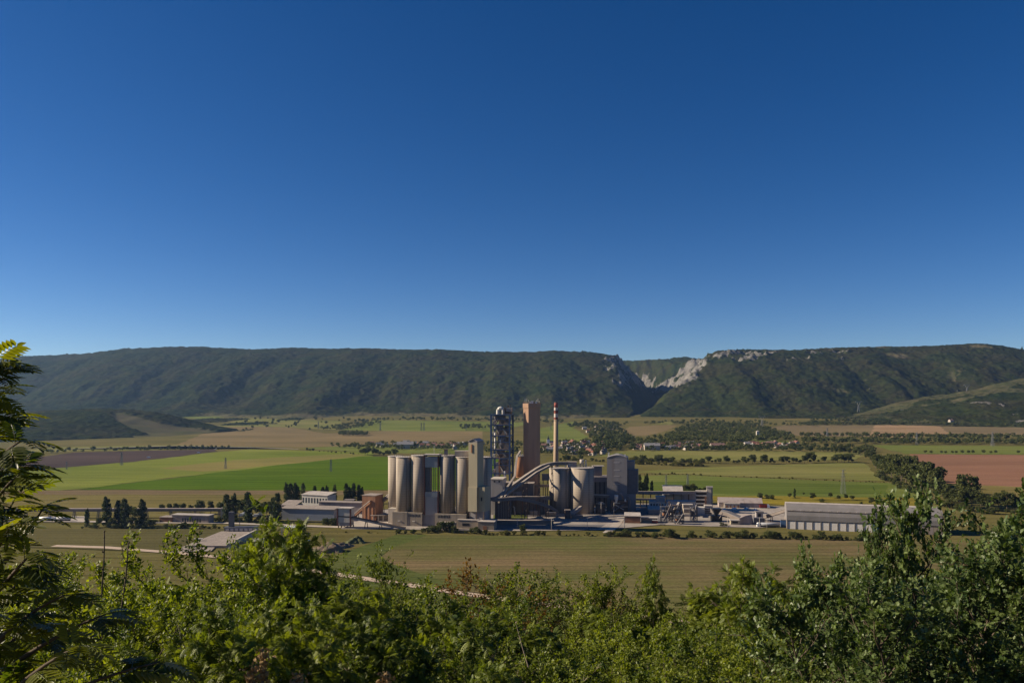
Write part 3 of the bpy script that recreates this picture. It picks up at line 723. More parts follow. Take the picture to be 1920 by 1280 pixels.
for k in range(0, len(zf) - 1):
    m = MB(); a, c = zf[k], zf[k + 1] - .9
    m.beam((-hx + .5, -hy, a), (0, -hy, c), .3); m.beam((hx - .5, -hy, a), (0, -hy, c), .3)
    m.beam((hx, -hy + .5, a), (hx, 0, c), .3); m.beam((hx, hy - .5, a), (hx, 0, c), .3)
    m.beam((-hx, -hy + .5, a), (-hx, 0, c), .3); m.beam((-hx, hy - .5, a), (-hx, 0, c), .3)
    m.build("bracing", C_blue if k % 2 else C_dblue, pr)
def cyclone(x, y, z, r, h):
    MB().cyl(x, y, z + h * .55, z + h, r, n=20).cyl(x, y, z, z + h * .55, r * .28, r, 20, cap=False).build("cyclone", C_vessel, pr)
cyclone(1.0, -3.5, zf[5] + .5, 3.1, zf[6] - zf[5] - 1.5); cyclone(-4.6, -4, zf[5] + 1, 2.2, 8)
cyclone(-1.2, -4.2, zf[4] + .5, 3.4, zf[5] - zf[4] - 1.2); cyclone(4.8, 1, zf[4] + .5, 2.8, 8)
cyclone(.6, -4.0, zf[3] + .5, 3.9, zf[4] - zf[3] - 1.2)
cyclone(-.8, -3.6, zf[2] + .3, 4.1, zf[3] - zf[2] - .6)
cyclone(2.2, -3.2, zf[1] + .3, 4.2, zf[2] - zf[1] - .6)
m = MB()
for k in range(13):
    pass
MB().tube([(-3.6 + 0 * k, -2.4, zf[6] - 6) for k in (0,)] + [(-3.6, -2.4, zf[6] + 2)] +
          [(-1.1 - 2.5 * math.cos(t), -2.4, zf[6] + 2.6 + 3.0 * math.sin(t)) for t in np.linspace(0.1, math.pi - .1, 9)] + [(1.4, -2.4, zf[6] + 1.5), (1.4, -2.8, zf[6] - 4)], 1.5, 12).build("riser_duct", C_duct, pr)
MB().tube([(-5.0, -6.5, zf[5] - 1), (-5.0, -6.5, zf[4] + 6)], 1.0, 10).build("riser_duct", C_duct, pr)
MB().tube([(-5.3, -6.6, zf[4] + 2), (-5.3, -6.6, zf[3] + 2), (-5.3, -6.6, zf[2] + 7)], .8, 10).build("riser_duct", C_duct, pr)
MB().tube([(-.2, -7.4, zf[3] + 9), (-.2, -7.4, zf[3] + 4)], .85, 10).build("riser_duct", C_duct, pr)
MB().tube([(3.6, -7.2, zf[1] + 2), (4.6, -7.4, zf[1] - 9), (4.9, -7.6, zf[1] - 16)], 1.25, 10).build("riser_duct", C_duct, pr)
MB().tube([(-1.2, -7.6, zf[2] + 2), (-1.2, -7.6, zf[1] - 9)], .75, 8).build("riser_duct", C_rust, pr)
MB().box(-4.5, -1.8, -8.3, -6, 0, zf[2] - 4).build("stair_shaft", C_light, pr)
MB().box(4.2, 9.0, -2.5, 3, zf[6] + 2.5, zf[6] + 5.8).build("roof_cabin", C_grey2, pr)
MB().box(4.4, 8.8, -2.3, 2.8, zf[6] + .05, zf[6] + 2.45).build("roof_plant", C_steel, pr)
for q in (-7.5, 2.6, 3.6, 8.6): MB().beam((q, -6, zf[6]), (q, -6, zf[6] + 4.5 + (q % 3)), .3).build("roof_post", C_steel, pr)
MB().beam((2.75, -6, zf[6] + 4.3), (8.4, -6, zf[6] + 4.3), .3).build("roof_beam", C_steel, pr)
MB().beam((8, -2, zf[6] + 5.82), (8, -2, zf[6] + 9.5), .3).build("roof_post", C_steel, pr)
MB().box(2.6, 4.1, -3, -1.5, zf[6], zf[6] + 6.5).build("roof_plant", C_steel, pr); MB().box(5.5, 6.8, -2.4, -1, zf[6] + 5.85, zf[6] + 8.2).build("roof_plant", C_steel, pr)
for k in range(1, len(zf) - 1):
    MB().box(-5.5 + (k % 2) * 2, 5.8, 1.5, 6.5, zf[k] + .02, zf[k + 1] - 2.0 - (k % 3)).build("vessel_housing", C_vessel if k % 2 else C_gallside, pr)
    MB().box(-hx + 1, -hx + 3.4, -6.8, -3.5, zf[k] + .02, zf[k] + 3.2).build("equipment_cabinet", C_grey2 if k % 2 else C_duct, pr)
    MB().tube([(4.6 - k % 2 * 9, -6.6, zf[k] + 1), (2.6 - k % 2 * 5, -5.6, (zf[k] + zf[k + 1]) / 2), (-2 + k % 2 * 4, -4.8, zf[k + 1] - 2)], .7, 8).build("riser_duct", C_vessel if k % 2 else C_duct, pr)
    m = MB(); zq = (zf[k] + zf[k + 1]) / 2
    for sy in (-1, 1): m.box(-hx + .76, hx - .76, sy * hy - .2, sy * hy + .2, zq, zq + .5)
    m.build("mid_beam", C_blue, pr); MB().box(-hx + .8, hx - .8, -hy + .6, -hy + 2.2, zq + .1, zq + .3).build("walkway", C_steel, pr)

# ---- buildings at its foot
o = root("mill_building", "white walled building with flat tan roof at the foot of the blue tower", "building", (xat(920, 668), 668, 0), R(-8))
zr = zat(898, 668)
MB().box(0, 10.4, 0, 20, 0, zr - .4).build("wall", C_white, o); MB().box(-.6, 11.0, -.6, 20.6, zr - .38, zr + .3).build("roof", C_light, o)
for q in (2.6, 6.8): MB().box(q, q + 1.5, -.1, .3, zr - 2.6, zr - 1.2).build("window", C_dark, o)
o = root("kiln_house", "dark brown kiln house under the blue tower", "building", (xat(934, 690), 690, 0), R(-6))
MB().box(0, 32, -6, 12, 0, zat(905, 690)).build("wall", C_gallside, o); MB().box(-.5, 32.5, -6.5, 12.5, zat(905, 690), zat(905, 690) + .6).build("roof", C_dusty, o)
MB().box(14, 22, -6.15, -5.7, 14, 19).build("panel", C_grey2, o)

# ---- the tall octagonal tower
YT = 716.0
o = root("concrete_tower", "tall reddish brown octagonal concrete tower with railing and aerials on top", "tower", (xat(997, YT), YT, 0))
rt = 15.6 * YT / FPX / math.cos(R(22.5)); zt = zat(756, YT)
MB().cyl(0, 0, 0, zt - 5.2, rt, n=8, smooth=False, rot=R(22.5)).build("shaft", C_redcon, o)
MB().cyl(0, 0, zt - 5.18, zt - 3.6, rt, rt + 0.5, n=8, smooth=False, rot=R(22.5), cap=False).cyl(0, 0, zt - 3.6, zt, rt + 0.5, n=8, smooth=False, rot=R(22.5)).build("crown", C_redcon, o)
m = MB()
for k in range(32):
    t = 2 * math.pi * k / 32; m.box(rt * .95 * math.cos(t) - .08, rt * .95 * math.cos(t) + .08, rt * .95 * math.sin(t) - .08, rt * .95 * math.sin(t) + .08, zt, zt + 1.3)
m.tube([(rt * .95 * math.cos(2 * math.pi * k / 32), rt * .95 * math.sin(2 * math.pi * k / 32), zt + 1.3) for k in range(33)], .09, 5)
m.build("railing", C_steel, o)
rng = random.Random(4)
for (q, yq, h, th) in ((-6.2, -3, 4.6, .22), (-4.6, 2, 4.8, .2), (-3.2, -4, 3.4, .2), (5.8, -2, 4.4, .25), (4.8, 0, 3.2, .2), (7, -1, 2.4, .2)):
    mm = MB().cyl(q, yq, zt, zt + h, th * .5, n=6)
    if h > 4: mm.box(q - .35, q + .35, yq - .2, yq + .2, zt + h - 1.6, zt + h - .1)
    mm.build("aerial", C_duct, o)
for (q, yq, s_) in ((-1.4, -5.4, 1.5), (.5, -5.0, 1.9), (1.9, -5.5, 1.3), (4.0, -4.6, 1.5)):
    MB().box(q - s_ / 2, q + s_ / 2, yq - .4, yq + .4, zt, zt + s_ * 1.2).build("equipment_cabinet", C_vwhite if s_ > 1.4 else C_vessel, o)

o = root("rust_silo", "small orange brown steel silo tucked against the tall octagonal tower", "silo", (xat(975, 700), 700, 0))
zt2, zb2 = zat(853.5, 700), zat(893, 700)
MB().cyl(0, 0, zb2, zt2 - .8, 3.5, n=18).build("shaft", C_rust, o)
MB().cyl(0, 0, zt2 - .78, zt2, 3.7, n=18).build("roof_slab", C_light, o)
MB().cyl(0, 0, zb2 - .7, zb2 - .02, 3.9, n=18).build("ring_beam", C_rust, o)
m = MB()
for k in range(6):
    t = k * math.pi / 3; m.box(3.1 * math.cos(t) - .25, 3.1 * math.cos(t) + .25, 3.1 * math.sin(t) - .25, 3.1 * math.sin(t) + .25, 0, zb2 - .72)
m.build("support_frame", C_steel, o)
MB().box(-.6, .9, -.6, .8, zt2, zt2 + 1.6).build("filter_box", C_white, o); MB().box(1.8, 2.8, -.6, .6, zt2, zt2 + 1.2).build("filter_box", C_white, o)

# ---- the chimney
YC = 760.0
o = root("chimney_stack", "slender tan concrete chimney with red and white bands at its top", "chimney", (xat(1042.5, YC), YC, 0))
zs = [0] + [zat(v, YC) for v in (786, 782, 775, 769.5, 763.5, 755)]
def rc(z): return 3.05 + (1.85 - 3.05) * z / zs[-1]
for k, mt in enumerate((C_chimcon, C_chimdark, C_chimpale, C_chimdark, C_chimpale, C_chimred)):
    cs = MB().cyl(0, 0, zs[k], zs[k + 1], rc(zs[k]), rc(zs[k + 1]), 28, cap=(k in (0, 5))).build("shaft" if k == 0 else "painted_band", mt, o)
    if k == 0:
        la = MB()
        for q in (-.3, .3): la.beam((q, -rc(2) - .3, 2), (q, -rc(zs[1]) - .3, zs[1] - 1.2), .12)
        for z in np.arange(3, zs[1] - 2, 1.5): la.box(-.26, .26, -rc(z) - .34, -rc(z) - .26, z, z + .1)
        la.build("ladder", C_steel, cs)
MB().cyl(0, 0, zs[-1], zs[-1] + .8, rc(zs[-1]) - .25, n=24).build("flue_rim", C_steel, o)
m = MB()
for zz in (zs[1] - 1, zs[4]): m.cyl(0, 0, zz, zz + .25, rc(zz) + .55, n=24)
m.build("platform", C_steel, o)

# ---- twin fat silos
o1 = silo(1050.3, 686, 9.65, zat(877, 686), "left one of the two fat round clinker silos beside the grey tower", 0, "clinker_silo", "two fat clinker silos", n=48)
o2 = silo(1091.8, 681, 10.3, zat(875.5, 681), "right one of the two fat round clinker silos beside the grey tower", 0, "clinker_silo", "two fat clinker silos", n=48)
zq = zat(876, 684)
o = root("transfer_house", "small brown head house on the twin clinker silos where the curved gallery ends", "housing", (xat(1072, 686), 686, zq + .1))
MB().box(-3.9, 4.2, -3, 4, 0, 4.4).build("wall", C_asb2, o); MB().box(-4.3, 4.6, -3.4, 4.4, 4.4, 4.9).build("roof", C_dusty, o)
MB().box(-3.0, -1.2, -3.12, -2.8, .6, 3.4).build("window", C_light, o); MB().box(-.6, .4, -3.12, -2.8, .6, 3.4).build("window", C_light, o)
o = root("roof_tank", "small round steel tank raised above the right clinker silo roof", "tank", (xat(1091, 686), 686, zat(875.5, 681) + .02))
MB().cyl(0, 0, 2.4, 6.4, 1.9, n=18).build("shell", C_light, o)
m = MB()
for q in (-1.4, 1.4):
    for y_ in (-1.2, 1.2): m.box(q - .2, q + .2, y_ - .2, y_ + .2, 0, 2.38)
m.build("support_frame", C_steel, o); MB().box(-4.6, 4.6, -2, -1.6, 1.6, 2.1).build("walkway", C_white, o)
o = root("roof_vent", "white vent post on the right clinker silo roof", "vent", (xat(1098.5, 686), 686, zat(875.5, 681) + .02))
MB().cyl(0, 0, 0, 5.2, .45, n=10).build("pipe", C_duct, o); MB().cyl(0, 0, 5.2, 5.9, .8, .4, n=10).build("cowl", C_duct, o)
for k, q in enumerate((1038, 1043, 1060)):
    o = root("roof_vent", ("short white roof vent near the left rim of the left clinker silo", "short white roof vent second from the rim of the left clinker silo", "short white roof vent under the gallery on the left clinker silo")[k], "vent", (xat(q, 682), 682, zq + .1))
    MB().cyl(0, 0, 0, 1.7, .3, n=8).build("pipe", C_duct, o); MB().cyl(0, 0, 1.7, 2.1, .55, .3, n=8).build("cowl", C_duct, o)

# ---- conveyor galleries
def gallery(name, label, pts, wid=3.0, hgt=2.6, mroof=None, mside=None, legs=(), group=None, legw=.45):
    """An inclined conveyor: sheeted body, lighter roof, trestles at the points named in legs."""
    o = root(name, label, "conveyor", (pts[0][0], pts[0][1], 0), 0, group)
    q = [Vector(p) - Vector((pts[0][0], pts[0][1], 0)) for p in pts]
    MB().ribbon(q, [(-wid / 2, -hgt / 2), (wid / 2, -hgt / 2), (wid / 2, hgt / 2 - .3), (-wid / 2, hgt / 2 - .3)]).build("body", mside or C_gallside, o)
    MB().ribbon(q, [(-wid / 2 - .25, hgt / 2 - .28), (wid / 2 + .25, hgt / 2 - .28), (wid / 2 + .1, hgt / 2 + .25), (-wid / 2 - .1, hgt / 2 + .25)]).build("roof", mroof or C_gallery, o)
    for i, t in legs:
        p = q[i].lerp(q[min(i + 1, len(q) - 1)], t)
        zl = p.z - hgt / 2 - .05
        m = MB()
        m.beam((p.x - 1.2, p.y - .9, 0), (p.x - .5, p.y, zl), legw); m.beam((p.x + 1.2, p.y + .9, 0), (p.x + .5, p.y, zl), legw)
        for zz in np.arange(4, zl - 1, 6): m.beam((p.x - 1.1 + .7 * zz / zl, p.y - .6, zz), (p.x + 1.1 - .7 * zz / zl, p.y + .6, zz + 2.5), legw * .6)
        m.build("trestle", C_steel, o)
    return o
def P3(px, py, Y): return (xat(px, Y), Y, zat(py, Y))
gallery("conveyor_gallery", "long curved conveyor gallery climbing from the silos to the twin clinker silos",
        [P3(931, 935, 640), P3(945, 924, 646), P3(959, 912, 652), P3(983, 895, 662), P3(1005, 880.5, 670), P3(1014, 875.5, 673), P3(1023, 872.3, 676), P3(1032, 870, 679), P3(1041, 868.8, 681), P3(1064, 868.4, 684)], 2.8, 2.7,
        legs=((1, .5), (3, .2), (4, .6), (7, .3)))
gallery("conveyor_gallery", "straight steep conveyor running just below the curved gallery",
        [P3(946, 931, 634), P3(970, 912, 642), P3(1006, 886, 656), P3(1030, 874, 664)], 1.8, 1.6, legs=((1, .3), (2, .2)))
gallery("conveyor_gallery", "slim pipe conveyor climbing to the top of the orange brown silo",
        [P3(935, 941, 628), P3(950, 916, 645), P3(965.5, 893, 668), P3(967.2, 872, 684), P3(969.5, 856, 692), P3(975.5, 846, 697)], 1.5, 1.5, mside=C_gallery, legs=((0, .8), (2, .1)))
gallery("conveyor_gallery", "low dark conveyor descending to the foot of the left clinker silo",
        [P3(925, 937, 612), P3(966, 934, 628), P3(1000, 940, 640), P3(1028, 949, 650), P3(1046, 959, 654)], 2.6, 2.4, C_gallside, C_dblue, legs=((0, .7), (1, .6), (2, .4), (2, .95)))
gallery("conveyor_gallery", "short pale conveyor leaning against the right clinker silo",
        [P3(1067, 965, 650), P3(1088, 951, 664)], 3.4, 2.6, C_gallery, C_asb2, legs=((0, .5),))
o = root("transfer_tower", "small dark steel transfer tower at the foot of the twin clinker silos", "tower", G(1064, 973))
MB().box(-2.2, 2.2, -2, 2, 0, 7.6).build("wall", C_steel, o); MB().box(-2.5, 2.5, -2.3, 2.3, 7.6, 8.1).build("roof", C_dusty, o)
MB().box(4, 13, 0, 6, 0, 3.4).build("hopper", C_gallside, o)

# ---- clutter between the two silo groups
def pipe_rack(label, px0, px1, py, Yq, ncol=6, h=2.0, mt=None):
    o = root("pipe_rack", label, "pipe rack", (xat(px0, Yq), Yq, 0)); L = xat(px1, Yq) - xat(px0, Yq); zz = zat(py, Yq)
    MB().box(0, L, -1.5, 1.5, zz - h, zz - .5).build("deck", mt or C_gallside, o)
    MB().box(0, L, -1.7, 1.7, zz - .48, zz).build("roof", C_dusty, o)
    for k in range(ncol):
        x = L * (k + .3) / ncol
        MB().box(x - .3, x + .3, -1.2, -.6, 0, zz - h - .02).build("column", C_steel, o)
        MB().box(x - .3, x + .3, .6, 1.2, 0, zz - h - .02).build("column", C_steel, o)
    return o
pipe_rack("long brown pipe bridge on columns behind the descending dark conveyor", 950, 1031, 930, 660, 7, 3.0)
pipe_rack("pale roofed pipe bridge left of the fat clinker silos", 972, 1031, 908, 700, 5, 2.2)
pipe_rack("upper pipe bridge between octagonal tower and clinker silos", 1016, 1032, 888, 720, 2, 6.0, C_grey)
o = root("crusher_house", "pale low crusher house seen beneath the conveyors", "building", (xat(966, 690), 690, 0))
MB().box(0, 16, -3, 10, 0, zat(931, 690) + 5).build("wall", C_white, o); MB().box(-.5, 16.5, -3.5, 10.5, zat(931, 690) + 5, zat(931, 690) + 5.5).build("roof", C_light, o)
o = root("bag_filter", "dark blue grey filter house with vertical ribs under the conveyors", "building", (xat(928, 640), 640, 0), R(-4))
MB().box(0, 13, 0, 10, 0, zat(937, 640)).build("wall", C_dblue, o)
m = MB()
for k in range(6): m.box(1 + k * 2, 1.5 + k * 2, -.5, -.02, 0, zat(938, 640))
m.build("rib", C_grey, o); MB().box(-.4, 13.4, -.5, 10.4, zat(937, 640), zat(937, 640) + .5).build("roof", C_gallside, o)
MB().tube([(15, -1, 12), (16.4, -1, 11), (16.8, -1, 5)], .6, 8).build("bent_duct", C_light, o)
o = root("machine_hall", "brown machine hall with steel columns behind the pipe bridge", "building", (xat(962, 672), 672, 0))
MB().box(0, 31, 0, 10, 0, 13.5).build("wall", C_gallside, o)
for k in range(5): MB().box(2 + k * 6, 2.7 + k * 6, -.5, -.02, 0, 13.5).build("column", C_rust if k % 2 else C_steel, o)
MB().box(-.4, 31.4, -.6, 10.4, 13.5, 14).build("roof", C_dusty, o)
for k, (px, py, ww) in enumerate(((1003, 966, 9), (1034, 969, 8), (952, 962, 7))):
    o = bld("yard_store", ("small tan store under the descending conveyor", "small grey store beside the left clinker silo foot", "small pale store in the yard under the filter house")[k], px, py)
    MB().box(-ww / 2, ww / 2, 0, 5, 0, 3.4).build("wall", (C_light, C_conc2, C_white)[k], o); MB().box(-ww / 2 - .3, ww / 2 + .3, -.3, 5.3, 3.4, 3.7).build("roof", C_roof, o)
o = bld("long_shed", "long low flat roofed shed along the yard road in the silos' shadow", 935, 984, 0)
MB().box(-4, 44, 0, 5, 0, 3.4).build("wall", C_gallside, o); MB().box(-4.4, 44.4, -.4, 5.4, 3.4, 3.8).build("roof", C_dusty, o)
for k, (px, py, r_, h_) in enumerate(((1120, 976, 15, 4.2), (1010, 974, 10, 2.4), (1046, 976, 12, 2.6))):
    bm = bmesh.new(); bmesh.ops.create_icosphere(bm, subdivisions=4, radius=1)
    rg = np.random.RandomState(k)
    for v in bm.verts:
        d = math.hypot(v.co.x, v.co.y); zc = max(0.0, 1 - d) ** .8 if v.co.z > 0 else -.02
        f = 1 + .25 * math.sin(v.co.x * 5 + k) * math.cos(v.co.y * 4)
        v.co = Vector((v.co.x * r_ * f, v.co.y * r_ * .75, zc * h_ * f + rg.uniform(-.12, .12)))
    me = bpy.data.meshes.new("stone_heap"); bm.to_mesh(me); bm.free(); me.materials.append(C_gravelheap)
    for p in me.polygons: p.use_smooth = False
    tag(link("stone_heap", me, None, G(px, py)), ("large grey stone heap before the grey tower", "low grey stone heap in the shadowed yard", "low stone heap at the feet of the fat clinker silos")[k], "heap")

# ---- the grey packing tower
YG_ = 690.0
o = root("packing_tower", "tall grey clad tower with low arched top right of the twin silos", "tower", (xat(1138, YG_), YG_, 0), R(-12))
wg = 37.5 * YG_ / FPX; zg = zat(857, YG_)
MB().box(0, wg, 0, 17, 0, zg).build("wall", C_grey, o)
mm = MB(); nn = 10
arc = [(wg * k / nn, zg + .02 + 2.3 * math.sin(math.pi * k / nn)) for k in range(nn + 1)]
mm.add([(x, -.3, z) for x, z in arc] + [(x, 17.3, z) for x, z in arc] + [(x, -.3, z - .5) for x, z in arc] + [(x, 17.3, z - .5) for x, z in arc],
       [(k, k + 1, nn + 2 + k, nn + 1 + k) for k in range(nn)] + [(k + 2 * nn + 2, k + 3 * nn + 3, k + 3 * nn + 4, k + 2 * nn + 3) for k in range(nn)] +
       [(k, k + 2 * nn + 2, k + 2 * nn + 3, k + 1) for k in range(nn)] + [(k + nn + 1, k + nn + 2, k + 3 * nn + 4, k + 3 * nn + 3) for k in range(nn)])
mm.build("roof", C_grey2, o)
mm = MB().add([(x, 0, z - .5) for x, z in arc] + [(0, 0, zg), (wg, 0, zg)], [tuple(range(nn + 1)) + (nn + 2, nn + 1)]); mm.build("gable_panel", C_grey, o)
for k, zz in enumerate((866, 880.5, 892, 906)):
    MB().box(wg * .34, wg * .66, -.08, .2, zat(zz + 1.4, YG_), zat(zz - .8, YG_)).build("window_band", C_grey2, o)
MB().box(.8, 2.0, 1, 2.2, zg + .4, zg + 4.2).build("roof_vent", C_duct, o); MB().box(wg - 2.4, wg - 1.5, 1, 2, zg + .5, zg + 3).build("roof_vent", C_duct, o); MB().box(wg * .4, wg * .6, 2, 4, zg + 2.2, zg + 3.2).build("roof_vent", C_duct, o)
MB().box(wg + .02, wg + 6, 4, 16, 0, zat(864, YG_)).build("rear_block", C_grey, o)
MB().box(wg + .03, wg + 9.3, 1.5, 3.98, zat(925, YG_), zat(880, YG_)).build("side_annex", C_dblue, o)
MB().box(wg + .03, wg + 7.6, 1.4, 3.95, 0, zat(925, YG_) - .03).build("side_annex", C_grey, o)
MB().box(wg + 6.02, wg + 9.3, 4, 15, zat(925, YG_), zat(880, YG_)).build("side_annex", C_dblue, o)
cc = root("dust_collector", "tangle of white and steel ducts at the foot of the grey tower", "machinery", (xat(1152, 676), 676, 0))
MB().box(-3, 12, 0, 6, 0, 12).build("frame", C_steel, cc)
MB().cyl(1.5, -1.0, 14, 17, 1.7, n=14).cyl(1.5, -1, 9.5, 14, .5, 1.7, n=14, cap=False).build("cyclone", C_duct, cc)
MB().tube([(1.5, -1, 17), (3.5, -1, 19.3), (6.5, -1, 17), (7.6, -1, 13)], .85, 10).build("duct", C_vessel, cc)
MB().tube([(10.5, -1, 14.5), (12.4, -1, 15), (13.4, -1, 12.5), (13.4, -1, 2)], .5, 8).build("duct", C_vessel, cc)
MB().cyl(9.4, -1.2, 11, 13.5, 1.0, .4, n=12).build("hopper", C_duct, cc)
MB().beam((-2, -1.4, 2), (9, -1.4, 9), 1.2, 1.0).build("chute", C_dblue, cc); MB().beam((0, -1.6, 8.6), (8, -1.6, 4), .8, .6).build("chute", C_light, cc)
MB().box(-1, 5, -.6, -.05, 9.4, 9.9).box(4, 12, -.6, -.05, 6.2, 6.6).build("walkway", C_pole, cc)
o = root("rear_hall", "flat roofed hall in shadow between twin silos and grey tower", "building", (xat(1110, 720), 720, 0))
zz = zat(893, 720)
MB().box(0, 17, 0, 16, 0, zz - 5).build("wall", C_gallside, o); MB().box(-.4, 17.4, -.5, 16.4, zz - 5, zz - .2).build("roof", C_asb2, o)
for k in range(4): MB().box(3 + k * 4, 3.8 + k * 4, -.3, -.02, 0, zz - 5).build("rib", C_dark, o)
MB().box(1.5, 10, 5, 12, zz - .15, zat(874, 720) - .5).build("head_house", C_grey, o); MB().box(1, 12, 4.5, 12.5, zat(874, 720) - .48, zat(874, 720)).build("head_roof", C_roof, o)
gallery("conveyor_gallery", "low conveyor bridge running into the foot of the grey tower", [P3(1112, 929, 690), P3(1142, 930, 684)], 3, 2.2, C_light, C_gallside, legs=((0, .3), (0, .8)))
o = root("fuel_tank", "dark round tank with domed lid left of the grey tower's foot", "tank", (xat(1126, 676), 676, 0))
MB().cyl(0, 0, 0, 9, 4.2, n=22).build("shell", C_steel, o); MB().cyl(0, 0, 9, 10.8, 4.3, .6, n=22).build("lid", C_gallery, o)

# ---- right part of the works
o = root("main_hall", "two storey hall with pale curved roof and tan front panel", "building", (xat(1243.5, 738), 738, 0), R(-7))
u = 738 / FPX
zr0, zr1 = zat(921, 738), zat(913, 738)
MB().box(0, 18.5, 0, 15, 0, zr0 - 3).build("wall", C_grey, o)
MB().box(.3, 18.0, -.9, -.03, zat(944, 738), zat(927.5, 738)).build("front_panel", C_cream, o)
MB().box(-.3, 18.6, -.5, -.02, zat(927, 738), zr0 - 3.02).build("fascia", C_dblue, o)
mm = MB(); nn = 8
arc = [(-1 + 17.5 * k / nn, zr0 - 2.5 + (zr1 - zr0 + 3.2) * math.sin(math.pi * .62 * k / nn)) for k in range(nn + 1)]
mm.add([(0, y, z) for y, z in arc] + [(19, y, z) for y, z in arc] + [(0, y, z - .5) for y, z in arc] + [(19, y, z - .5) for y, z in arc],
       [(k, k + 1, nn + 2 + k, nn + 1 + k) for k in range(nn)] + [(k + 2 * nn + 2, k + 2 * nn + 3, k, k + 1)[::-1] if 0 else (k + 2 * nn + 2, k + 3 * nn + 3, k + 3 * nn + 4, k + 2 * nn + 3) for k in range(nn)] +
       [(k, k + 2 * nn + 2, k + 2 * nn + 3, k + 1) for k in range(nn)] + [(k + nn + 1, k + nn + 2, k + 3 * nn + 4, k + 3 * nn + 3) for k in range(nn)] + [(0, nn + 1, 3 * nn + 3, 2 * nn + 2), (nn, 3 * nn + 2, 4 * nn + 3, 2 * nn + 1)])
mm.build("roof", C_roof, o)
MB().box(19.02, 31, 1.5, 12, 0, zr0 - 1.5).build("side_block", C_grey2, o); MB().box(18.9, 31.3, 1.2, 12.3, zr0 - 1.48, zr0 - .9).build("side_roof", C_dusty, o)
o = root("window_wing", "low pale wing with a row of windows left of the curved roof hall", "building", (xat(1217, 690), 690, 0), R(-10))
zz = zat(932, 690)
MB().box(0, 14, 0, 12, 0, zat(940, 690)).build("wall", C_white, o); MB().box(6, 14.2, 3, 13, zat(940, 690) + .02, zz).build("upper_storey", C_grey2, o)
MB().box(5.6, 14.6, 2.6, 13.4, zz, zz + .5).build("roof", C_roof, o); MB().box(-.4, 14.4, -.4, 2.55, zat(940, 690) + .02, zat(940, 690) + .4).build("roof", C_roof, o)
for k in range(5): MB().box(1.2 + k * 2.5, 2.7 + k * 2.5, -.08, .2, zat(948, 690), zat(943.5, 690)).build("window", C_glass, o)
o = root("window_wing", "white walled wing with small windows in front of the curved roof hall", "building", (xat(1263, 684), 684, 0), R(-10))
MB().box(-6, 19, 0, 8, 0, zat(940, 684)).build("wall", C_white, o); MB().box(-6.4, 19.4, -.4, 8.4, zat(940, 684), zat(940, 684) + .5).build("roof", C_grey2, o)
for k in range(6): MB().box(4 + k * 2.4, 5.5 + k * 2.4, -.08, .2, zat(947, 684), zat(943.5, 684)).build("window", C_glass, o)
o = root("low_roof_shed", "low shed with broad pale roof below the window wing", "building", (xat(1216, 672), 672, 0), R(-8))
zz = zat(953, 672)
MB().box(0, 12, 0, 8, 0, zz - 1.2).build("wall", C_grey, o)
MB().add([(-.5, -.6, zz - 1.2), (12.5, -.6, zz - 1.2), (12.5, 8.4, zz + 1.0), (-.5, 8.4, zz + 1.0), (-.5, -.6, zz - .8), (12.5, -.6, zz - .8), (12.5, 8.4, zz + 1.4), (-.5, 8.4, zz + 1.4)],
         [(0, 3, 2, 1), (4, 5, 6, 7), (0, 1, 5, 4), (1, 2, 6, 5), (2, 3, 7, 6), (3, 0, 4, 7)]).build("roof", C_roof, o)
pipe_rack("long pale topped conveyor bridge behind the curved roof hall", 1187, 1330, 920.5, 735, 10, 2.6, C_asb2)
pipe_rack("low pipe bridge beyond the shaded yard", 1186, 1232, 934, 715, 4, 1.6, C_asb2)
o = root("stair_tower", "slim pale concrete stair tower with small cap right of the curved roof hall", "tower", (xat(1325, 681), 681, 0), R(-12))
zz = zat(914, 681)
MB().box(0, 3.9, 0, 4.5, 0, zz).build("shaft", C_light, o); MB().box(-.3, 5.4, -.3, 4.8, zz, zz + .9).build("cap", C_grey2, o); MB().box(3.92, 5.2, .5, 4.2, 0, zz).build("rear_shaft", C_grey, o)
o = root("packing_shed", "open sided packing shed with stacked floors left of the stair tower", "building", (xat(1305, 680), 680, 0), R(-10))
for k in range(4):
    zz = 8 + 3.5 * k
    MB().box(0, 9.4, .2 * k, 8, zz, zz + 1.1).build("floor_slab", C_light, o)
MB().box(.3, 9.2, 2.5, 7.8, 0, 19).build("core", C_steel, o); MB().box(7.6, 9.0, -.6, -.02, 0, 15).build("chute", C_brick, o)
o = root("silo_cabinet", "boxy white clad bin with louvres at the stair tower's foot", "building", (xat(1307, 666), 666, 0), R(-10))
MB().box(0, 6.4, 0, 7, 0, zat(950, 668)).build("wall", C_white, o); MB().box(6.42, 12.5, 1, 8, 0, zat(948, 668)).build("wall", C_grey2, o)
MB().box(6.2, 13, .6, 8.4, zat(948, 668), zat(948, 668) + .6).build("roof", C_roof, o)
for k in range(3): MB().box(6.8, 12, .86, .98, zat(954 + k * 3.4, 668), zat(952.4 + k * 3.4, 668)).build("louvre", C_dark, o)
o = root("stepped_shed", "stepped pale roofed shed amid the crushing plant", "building", (xat(1281, 664), 664, 0), R(-4))
for k in range(3): MB().box(0, 8.5, -2.2 * k, 6 - 2.2 * k, 0, 10 - 3 * k).build("wall", C_light, o) if 0 else None
MB().box(0, 8.5, 0, 6, 0, 9.4).build("wall", C_conc2, o); MB().box(-.2, 8.7, -.2, 6.2, 9.4, 9.9).build("roof", C_roof, o)
MB().box(0, 8.5, -3.2, -.05, 0, 6.2).build("wall", C_conc2, o); MB().box(-.2, 8.7, -3.4, -.25, 6.2, 6.7).build("roof", C_roof, o)
